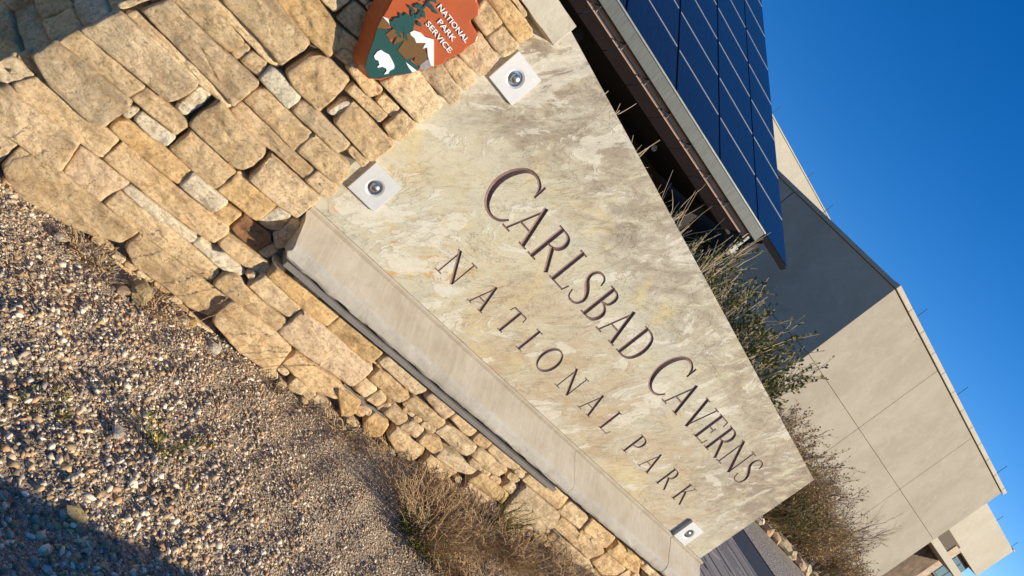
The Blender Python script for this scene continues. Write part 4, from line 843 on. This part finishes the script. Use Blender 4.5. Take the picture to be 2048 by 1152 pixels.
for k, (a, b) in enumerate(((0.0, 5.3), (5.34, 10.6), (10.64, 16))):
    side_box('side_panel', a, b, 0, -.3, 0, 4.776, M_STUCCO); side_box('side_panel', a, b, 0, -.3, 4.80, 8.58, M_STUCCO)
side_box('side_core', .1, 16, -.04, -3, 0, 8.56, M_JOINT)
side_box('side_parapet', .0, 16, .06, -.4, 8.60, 8.76, M_STUCCO)
pent = MB().box(10, 32, 24.0, 29, 8.6, 10.3).build('upper_storey', M_STUCCO2, bld)
MB().box(10, 32.02, 23.97, 24.2, 10.31, 10.36).build('upper_parapet', M_STUCCO2, bld)
for (x, y, z, h) in ((24.9, 16.2, 8.8, .55), (30.3, 16.1, 8.8, .6), (37.1, 16.1, 8.8, .6), (20.9, 19.5, 8.76, .5), (19.0, 24.1, 10.36, .5), (22.9, 24.1, 10.36, .4)):
    MB().tube([(x, y, z-.01), (x, y, z+h)], .014, 6).build('lightning_rod', M_ROD, bld)

# wing beyond the main block
M_DSTONE = plain('dark_stone_and_shade', (.15, .10, .065), .9, 0, .5, 3, .4); M_LSTONE = plain('pale_stone_facing', (.52, .40, .27), .9, 0, .3, 4, .4)
M_GLASS = NG('window_glass', .06, .6).done((.10, .14, .14)); M_FRAME = plain('bronze_frame', (.05, .042, .035), .5)
wing = thing('far_wing', 'cream stucco wing with brown stone base beyond the main building', 'building')
MB().box(40, 57.8, 22, 30, 6.80, 9.72).build('upper_wall', M_STUCCO2, wing)
MB().box(57.55, 57.85, 21.95, 22.3, 9.73, 9.80).build('parapet_corner', M_STUCCO2, wing)
MB().box(40, 57.5, 22.6, 30, 0, 6.79).build('lower_wall', M_DSTONE, wing)
MB().box(50.2, 53.2, 21.9, 22.6, 5.8, 6.9).build('lintel_block', M_BACK, wing)
MB().box(52.6, 53.6, 21.85, 22.6, .0, 6.75).build('stone_pier', M_LSTONE, wing)
wi = MB().box(53.75, 57.2, 22.45, 22.55, 4.6, 6.6).build('window', M_FRAME, wing)
for k in range(3): MB().box(53.9+k*1.1, 54.9+k*1.1, 22.42, 22.449, 4.75, 6.45).build('pane', M_GLASS, wi)
for (x, h) in ((53.6, .55), (57.6, .6)): MB().tube([(x, 22.2, 9.7), (x, 22.2, 9.72+h)], .016, 6).build('lightning_rod', M_ROD, wing)
porch = thing('porch', 'cream beamed porch with shade-darkened stone wall beside the main building', 'porch')
MB().box(38.62, 50, 17.85, 18.3, 4.92, 5.33).build('beam', M_STUCCO2, porch)
MB().box(38.62, 50, 18.31, 22, 5.1, 5.3).build('porch_roof', M_STUCCO2, porch)
MB().box(38.62, 50, 20.5, 20.9, 0, 5.09).build('porch_wall', M_DSTONE, porch)  # dark brown puts the shade under the porch roof into the wall colour
MB().box(41.0, 43.0, 19.3, 20.0, 0, 3.9).build('stone_pier', M_LSTONE, porch)

# ------------------------------------------------------------------ paving, path and bed at the slab's far end
def m_paver():
    g = NG('grey_flagstone', .9, .2); v = g.coord(); oi = g.n('ShaderNodeObjectInfo')
    k = g.ramp(oi.outputs['Random'], [(0., (.17, .15, .14)), (1., (.30, .265, .24))])
    return g.done(g.mix(g.ramp(g.noise(v, 9, 8, .7), [(.4, 0.), (.7, .6)]), k, (.20, .17, .15)), g.bump(g.noise(v, 30, 7, .75), .5, .006))
M_PAVER = m_paver()
pave = tag(obj('paving', [(5.6, .9, .204), (10.9, .9, .204), (11.1, 7.2, .204), (5.6, 7.2, .204)], [(0, 1, 2, 3)], M_JOINT), kind='structure')
prs = random.Random(5); x = 5.65
while x < 10.9:
    wv = prs.uniform(.24, .34); y = .95+prs.uniform(-.5, 0)
    while y < 7.1:
        l = prs.uniform(.7, 1.7); a, b = max(y, .95), min(y+l, 7.1); y += l
        if b-a < .1: continue
        t = prs.uniform(.024, .036); k = .05
        v = [(x+.012, a+.012, .20), (x+wv-.012, a+.012, .20), (x+wv-.012, b-.012, .20), (x+.012, b-.012, .20)]
        v += [(q[0]+prs.uniform(-.006, .006), q[1]+prs.uniform(-.008, .008), .20+t+prs.uniform(-.004, .004)) for q in v]
        obj('paver', v, [(3,2,1,0),(4,5,6,7),(0,1,5,4),(1,2,6,5),(2,3,7,6),(3,0,4,7)], M_PAVER, pave)
    x += wv
def m_shade_strip():
    g = NG('painted_navy_shade', .8, .3); v = g.coord()
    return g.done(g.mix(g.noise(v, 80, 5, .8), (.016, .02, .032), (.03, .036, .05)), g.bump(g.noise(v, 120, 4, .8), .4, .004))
tag(obj('path_shade_strip', [(11.0, .9, .212), (12.9, .9, .212), (13.0, 8, .212), (11.2, 8, .212)], [(0, 1, 2, 3)], m_shade_strip()), kind='structure')  # navy strip: the band of shade past the paving, put into the surface colour
def m_path():
    g = NG('gravel_path', .95, .1); v = g.coord(); vo = g.voro(v, 28); c = g.mix(g.noise(v, 2, 6), (.27, .225, .18), (.36, .31, .25))
    c = g.mix(.8, c, g.mix(1., c, g.ramp(vo.outputs['Color'], [(0., .55), (1., 1.5)]), 'MULTIPLY'))
    return g.done(c, g.bump(vo.outputs['Distance'], .8, -.02))
tag(obj('gravel_path', [(13.02, .9, .216), (30, .9, .216), (30, 7.55, .216), (13.1, 7.55, .216)], [(0, 1, 2, 3)], m_path()), kind='structure')

def rock(name, loc, s, col, label, group=None, seed=0, flat=.7, cat='rock'):
    bm = bmesh.new(); bmesh.ops.create_icosphere(bm, subdivisions=2, radius=1)
    for vt in bm.verts:
        q = vt.co.copy(); m = 1+.35*nz(q.x+seed, q.y, q.z, 1.1)+.16*nz(q.x, q.y+seed, q.z, 2.7)+.05*nz(q.x, q.y+seed, q.z, 7)
        k = max(abs(q.x), abs(q.y), abs(q.z))*.55+.45; vt.co = Vector((q.x*s[0], q.y*s[1], q.z*s[2]*flat))*m/k
    me = bpy.data.meshes.new(name); bm.to_mesh(me); bm.free(); me.materials.append(M_STONE)
    o = link(name, me); o.location = loc; o.rotation_euler = (0, 0, seed*1.7); o.color = (*col, 1)
    return tag(o, label, cat, group)
for k in range(14):
    rock('border_stone', (15.9+k*.52+random.uniform(-.08, .08), 7.72+.02*k+random.uniform(-.06, .06), .30), (random.uniform(.2, .29), .2, random.uniform(.15, .22)), random.choice([(.60,.48,.30),(.66,.56,.40),(.58,.40,.25)]), 'rough yellow edging stone in a row along the gravel path', 'edging stones along the path', k+1.3)
for (x, y, s, h, c, lb) in ((.765, -.215, .055, .8, (.55,.42,.22), 'angular yellow sandstone chunk lying by the wall foot'), (.98, -.175, .030, .8, (.66,.55,.36), 'small upright pale yellow stone beside the wall foot'), (1.02, -.14, .026, .8, (.52,.36,.14), 'small ochre stone wedged against the wall foot'),
    (1.14, -.215, .030, .7, (.68,.60,.46), 'knobbly cream stone on the gravel near the wall'), (.70, -.26, .028, .6, (.50,.38,.25), 'flat brown stone on the gravel near the dry grass'), (.795, -1.375, .036, .55, (.58,.45,.22), 'yellow stone lying on the gravel at the shadow edge'), (.845, -.98, .025, .5, (.62,.56,.48), 'flat pale stone in the open gravel by the yellow flowers'),
    (.42, -.20, .026, .7, (.55,.47,.34), 'blunt tan stone among gravel at the wall\'s left foot'), (1.66, -.15, .022, .8, (.62,.45,.22), 'ochre pebble rock below the long pink stone'), (2.15, -.16, .03, .8, (.60,.42,.2), 'yellow stone half buried below the lower courses')):
    rock('loose_rock', (x, y, float(ground_z(x, y))+s*.35), (s, s*.8, s*.75), c, lb, None, x*7+y*3, h)

# ------------------------------------------------------------------ plants
def tubes(polys, r0, r1, n=3):
    v = []; f = []
    for pl in polys:
        b = len(v); m = len(pl)
        for i, p in enumerate(pl):
            p = Vector(p); t = (Vector(pl[min(i+1, m-1)])-Vector(pl[max(i-1, 0)])); t = t.normalized() if t.length > 1e-6 else Vector((0, 0, 1))
            a = t.cross(Vector((.3, .2, 1)) if abs(t.z) < .93 else Vector((1, 0, 0))).normalized(); c = t.cross(a); r = r0+(r1-r0)*i/(m-1)
            for k in range(n):
                th = 2*math.pi*k/n; v.append(tuple(p+(a*math.cos(th)+c*math.sin(th))*r))
        for i in range(m-1):
            for k in range(n): f.append((b+i*n+k, b+i*n+(k+1) % n, b+(i+1)*n+(k+1) % n, b+(i+1)*n+k))
    return v, f
def leaves(polys, per, size, lo=.3, rs=random, up=.5):
    v = []; f = []
    for pl in polys:
        for _ in range(per):
            i = rs.randrange(max(1, int(len(pl)*lo)), len(pl)); a = Vector(pl[i-1]); b = Vector(pl[i]); p = a.lerp(b, rs.random())
            d = Vector((rs.uniform(-1, 1), rs.uniform(-1, 1), rs.uniform(-.3, 1)+up)).normalized()*size*rs.uniform(.6, 1.4)
            s = d.cross(Vector((rs.uniform(-1, 1), rs.uniform(-1, 1), rs.uniform(-1, 1)))).normalized()*d.length*.3
            k = len(v); v += [tuple(p), tuple(p+d*.5+s), tuple(p+d), tuple(p+d*.5-s)]; f.append((k, k+1, k+2, k+3))
    return v, f
def stems(n, base, spread, h, out, segs, rs, curl=.25, droop=0., az=None):
    pl = []
    for _ in range(n):
        th = rs.uniform(0, 2*math.pi) if az is None else rs.uniform(*az); r = spread*rs.random()**.5
        p = Vector((base[0]+r*math.cos(th), base[1]+r*math.sin(th), base[2])); d = Vector((math.cos(th)*out*rs.uniform(.2, 1), math.sin(th)*out*rs.uniform(.2, 1), 1)).normalized()
        L = h*rs.uniform(.55, 1.); q = [tuple(p)]
        for i in range(segs):
            d = (d+Vector((rs.uniform(-1, 1), rs.uniform(-1, 1), rs.uniform(-1, 1)))*curl+Vector((0, 0, -droop*(i/segs)))).normalized(); p = p+d*L/segs; q.append(tuple(p))
        pl.append(q)
    return pl
def twigs(pl, per, L, rs, segs=3, lo=.35, curl=.3, up=.3):
    o = []
    for s in pl:
        for _ in range(per):
            i = rs.randrange(max(1, int(len(s)*lo)), len(s)); p = Vector(s[i-1]).lerp(Vector(s[i]), rs.random()); t = (Vector(s[i])-Vector(s[i-1])).normalized()
            d = (t*.7+Vector((rs.uniform(-1, 1), rs.uniform(-1, 1), rs.uniform(-.5, 1)+up))*.7).normalized(); l = L*rs.uniform(.4, 1); q = [tuple(p)]
            for k in range(segs):
                d = (d+Vector((rs.uniform(-1, 1), rs.uniform(-1, 1), rs.uniform(-1, 1)))*curl).normalized(); p = p+d*l/segs; q.append(tuple(p))
            o.append(q)
    return o
def m_plant(name, c0, c1, sc=12):
    g = NG(name, .85, .15); v = g.coord(); c = g.mix(g.ramp(g.noise(v, sc, 4), [(.35, 0.), (.65, 1.)]), c0, c1); return g.done(c)
M_TWIG = m_plant('grey_brown_twig', (.30, .22, .14), (.52, .42, .30), 6); M_TWIGD = m_plant('dark_twig', (.10, .072, .05), (.19, .14, .10), 5); M_TWIGM = m_plant('tan_twig', (.27, .195, .115), (.46, .35, .21), 3)
M_LEAFG = m_plant('olive_leaf', (.10, .105, .022), (.22, .20, .055), 8); M_LEAFB = m_plant('dry_brown_leaf', (.34, .22, .10), (.54, .38, .20), 8)
M_STRAW = m_plant('straw', (.42, .30, .145), (.62, .48, .27), 20); M_GOLD = m_plant('golden_grass', (.42, .26, .07), (.60, .40, .13), 6)
M_YEL = m_plant('yellow_petal', (.75, .50, .02), (.85, .62, .05), 40); M_RUST = m_plant('rust_stem', (.34, .20, .10), (.52, .34, .18), 20)
def plant(name, label, cat, parts, group=None):
    t = thing(name, label, cat, group)
    for nm, (v, f), m in parts:
        o = obj(nm, v, f, m, t)
        if nm != 'stalk': o['kind'] = 'stuff'
    return t
r1 = random.Random(11)
# dry stalks reaching above the slab's top edge
st = stems(34, (3.0, 2.3, .2), .3, 2.25, .22, 6, r1, .10); tw = twigs(st, 5, .3, r1, 4, .72, .25)
plant('dry_shrub', 'leafless grey shrub whose twigs show above the slab against the dark canopy', 'shrub', [('branches', tubes(st, .010, .004), M_TWIG), ('twigs', tubes(tw, .005, .002), M_TWIG)])
# the bushy shrub behind the slab, leafier towards its right side
pa = []; pg = []
for cx in np.linspace(3.85, 5.65, 10):
    hh = 2.32-.22*abs(cx-4.9)
    pa += stems(14 if cx < 4.3 else 36, (cx, 2.25+r1.uniform(-.3, .3), .2), .22, hh, .28, 6, r1, .12)
ta = twigs(pa, 9, .42, r1, 4, .55, .22)
tb = [q for q in twigs(pa, 14, .24, r1, 3, .5, .3) if q[0][0] > 4.3]
plant('creosote_bush', 'tall olive and grey twiggy bush between the slab and the shaded wall', 'bush', [('branches', tubes(pa, .011, .004), M_TWIG), ('twigs', tubes(ta, .0045, .0018), M_TWIG), ('leafy_sprigs', tubes(tb, .003, .0015), M_LEAFG), ('straw_stems', tubes(twigs(pa, 3, .5, r1, 4, .5, .15), .004, .0015), M_TWIGM), ('leaves', leaves([q for q in tb+ta if q[0][0] > 4.2+r1.random()*.7], 8, .036, .3, r1), M_LEAFG)])
# the big brown bush at the right end of the slab
def big_bush(cx, cy, h, n, name, label, cat, leafm, leafn, tall=1., twm=M_TWIGM, lsz=.05, spread=.7):
    n = int(n*1.7); s = stems(n, (cx, cy, .2), spread, h, .75, 6, r1, .2); t = twigs(s, 12, .55*tall, r1, 4, .35, .28); u = twigs(t, 3, .25, r1, 3, .4, .3)
    return plant(name, label, cat, [('branches', tubes(s, .018, .007), twm), ('twigs', tubes(t, .007, .003), twm), ('fine_twigs', tubes(u, .004, .002), M_RUST), ('leaves', leaves(t+u, leafn, lsz, .3, r1), leafm)])
big_bush(15.6, 8.6, 2.2, 46, 'desert_bush', 'rust brown dry bush in front of the tan wall beside the slab\'s end', 'bush', M_LEAFB, 4)
big_bush(17.6, 8.9, 2.5, 60, 'desert_bush', 'wide olive and brown bush behind the edging stones', 'bush', M_LEAFB, 2)
big_bush(16.8, 8.3, 1.5, 50, 'desert_bush', 'low olive green bush behind the first edging stones', 'bush', M_LEAFG, 5)
big_bush(19.6, 9.0, 1.7, 50, 'desert_bush', 'straw coloured bush behind the last edging stones', 'bush', M_STRAW, 3)
big_bush(20.6, 9.8, 2.3, 22, 'desert_bush', 'open dark twigged bush before the corner of the porch', 'bush', M_TWIGD, 1, 1.3, M_TWIGD)
big_bush(22.4, 9.4, 1.5, 40, 'desert_bush', 'low straw bush next to the bare shrub', 'bush', M_STRAW, 3)
big_bush(18.3, 10.2, 2.9, 44, 'desert_bush', 'tall rust tipped bush against the tan wall', 'bush', M_LEAFB, 3)
big_bush(23.5, 11.0, 3.0, 16, 'bare_shrub', 'bare thin shrub in front of the dark porch', 'shrub', M_TWIGD, 0, 1.5)
sg = stems(700, (14.9, 7.9, .2), .35, .62, .5, 4, r1, .12)
plant('golden_grass', 'rounded golden dry grass tuft at the slab\'s free end', 'grass', [('blades', tubes(sg, .005, .002), M_GOLD)])
# dry grasses and weeds at the wall foot
def tuft(x, y, n, h, out, mat, label, name='dry_grass', r=.0019, spread=.05, droop=.45, az=None, leafm=None, group=None):
    z = float(ground_z(x, y)); s = stems(int(n*.62), (x, y, z), spread*1.5, h*.78, out*1.25, 5, r1, .3, droop, az)
    parts = [('blades', tubes(s, r, r*.4), mat)]
    if mat is M_STRAW:
        s2 = stems(int(n*.6), (x, y, z), spread*1.6, h*.8, out*1.2, 4, r1, .35, droop); parts.append(('dead_stems', tubes(s2, r*.9, r*.5), M_RUST))
        s3 = stems(int(n*.2), (x, y, z), spread*1.1, h*.6, out*1.3, 4, r1, .4, droop); parts.append(('dark_stems', tubes(s3, r*1.1, r*.6), M_TWIGD))
    if leafm: parts.append(('leaves', leaves(s, 3, .010, .2, r1), leafm))
    return plant(name, label, 'grass' if 'grass' in name else 'weed', parts, group)
tuft(2.62, -.30, 260, .24, 1.2, M_STRAW, 'straw grass clump below the lower courses, behind the dark green weed', spread=.14)
tuft(2.95, -.25, 320, .26, 1.2, M_STRAW, 'broad dry grass clump covering the wall foot under the cracked sill', spread=.18)
tuft(3.3, -.22, 300, .28, 1.1, M_STRAW, 'dry grass clump hiding the lowest stones near the slab\'s end', spread=.2)
tuft(3.75, -.22, 220, .26, 1.1, M_STRAW, 'dry grass at the right end of the wall foot', spread=.2)
tuft(2.42, -.50, 420, .28, 1.1, M_STRAW, 'tall tangled dry grass behind the dark green weed, throwing a long shadow', spread=.12)
tuft(2.35, -.62, 260, .15, 1.6, M_LEAFG, 'dark green low weed in front of the dry grass', 'green_weed', .002, .07, .3, None, M_LEAFG)
tuft(2.55, -.62, 260, .15, 1.5, M_STRAW, 'short yellow grass beside the dark green weed', spread=.12)
tuft(2.85, -.60, 300, .17, 1.5, M_STRAW, 'short yellow grass in front of the broad clump', spread=.16)
tuft(2.25, -.22, 160, .12, 1.6, M_STRAW, 'sprawling straw at the wall foot left of the clumps', spread=.14)
tuft(3.05, -.2, 40, .34, .7, M_LEAFG, 'spiky grey green blades rising before the large cream stone', 'spiky_weed', .004, .03, .0)
tuft(.53, -.17, 80, .10, 1.3, M_STRAW, 'small wiry grass tuft at the wall foot by the base stone', spread=.05)
tuft(.62, -.20, 110, .09, 1.4, M_TWIG, 'grey wiry weed next to the sandstone chunk', 'wiry_weed', spread=.06)
tuft(.85, -.19, 70, .10, 1.4, M_STRAW, 'thin straw tuft behind the sandstone chunk', spread=.06)
tuft(1.48, -.17, 60, .09, 1.4, M_TWIGD, 'small dark spiky weed under the broad base stone', 'spiky_weed', .0015, .03)
tuft(1.9, -.2, 110, .09, 1.5, M_STRAW, 'low straw tuft below the thin stone course', spread=.08)
tuft(.42, -.50, 60, .06, 1.6, M_STRAW, 'flattened straw tuft in the gravel', spread=.08)
tuft(.60, -1.02, 90, .06, 1.6, M_LEAFG, 'small green weed in the coarse gravel', 'green_weed', .0016, .05, .2, None, M_LEAFG)
s = stems(16, (1.0, -.94, .01), .03, .2, 1.4, 5, r1, .2, .4, (math.radians(150), math.radians(330))); tips = [q[-1] for q in s[:5]]
yv = []; yf = []
for p in tips:
    for k in range(6):
        a = k*math.pi/3; b = len(yv); P = Vector(p); d = Vector((math.cos(a), math.sin(a), .35))*.008; e = Vector((-math.sin(a), math.cos(a), 0))*.0035
        yv += [tuple(P), tuple(P+d*.6+e), tuple(P+d), tuple(P+d*.6-e)]; yf.append((b, b+1, b+2, b+3))
plant('yellow_flower', 'small green weed with a few yellow flowers in the gravel', 'flower', [('stems', tubes(s, .0014, .0008), M_LEAFG), ('leaves', leaves(s, 9, .014, .15, r1), M_LEAFG), ('petals', (yv, yf), M_YEL)])
tag(MB().tube([(1.165, -.52, .035), (1.185, -.62, .05), (1.17, -.74, .04), (1.13, -.86, .022)], [.002, .003, .003, .0025], 6).build('dark_twig', M_TWIGD), 'thin curved dark twig lying on the gravel', 'twig')
# thin grass stalks standing in front of the lower stones; they throw the hair-line shadows
for k, (x, y, lean) in enumerate(((.70, -.2, .3), (.80, -.24, .45), (.93, -.22, .5), (.99, -.2, .55), (1.22, -.26, .9), (1.28, -.24, 1.), (1.33, -.22, .9), (.18, -.22, .1), (.02, -.3, -.1), (.3, -.25, .2))):
    g = float(ground_z(x, y)); L = .30
    pts = [(x+lean*L*t*.8+.015*nz(t, k, 0, 4), y+.02*t, g+L*t*(1-.25*t*abs(lean))) for t in np.linspace(0, 1, 7)]
    v, f = tubes([pts], .0014, .0007)
    pv, pf = leaves([pts], 16, .008, .7, r1)
    plant('grass_stalk', 'single thin dry grass stalk standing against the lower stones', 'grass', [('stalk', (v, f), M_RUST), ('seed_head', (pv, pf), M_RUST)], 'thin stalks at the wall foot')

# ------------------------------------------------------------------ low wall added out of view to throw the shadow on the gravel
bk = thing('added_shadow_wall', 'low tan wall added out of view to shade the gravel', 'wall')
MB().box(1.5, 5.2, -2.95, -2.62, -.1, .69).build('shadow_wall_body', M_STUCCO, bk); MB().box(1.46, 5.24, -2.98, -2.59, .692, .785).build('shadow_wall_cap', M_STUCCO2, bk)
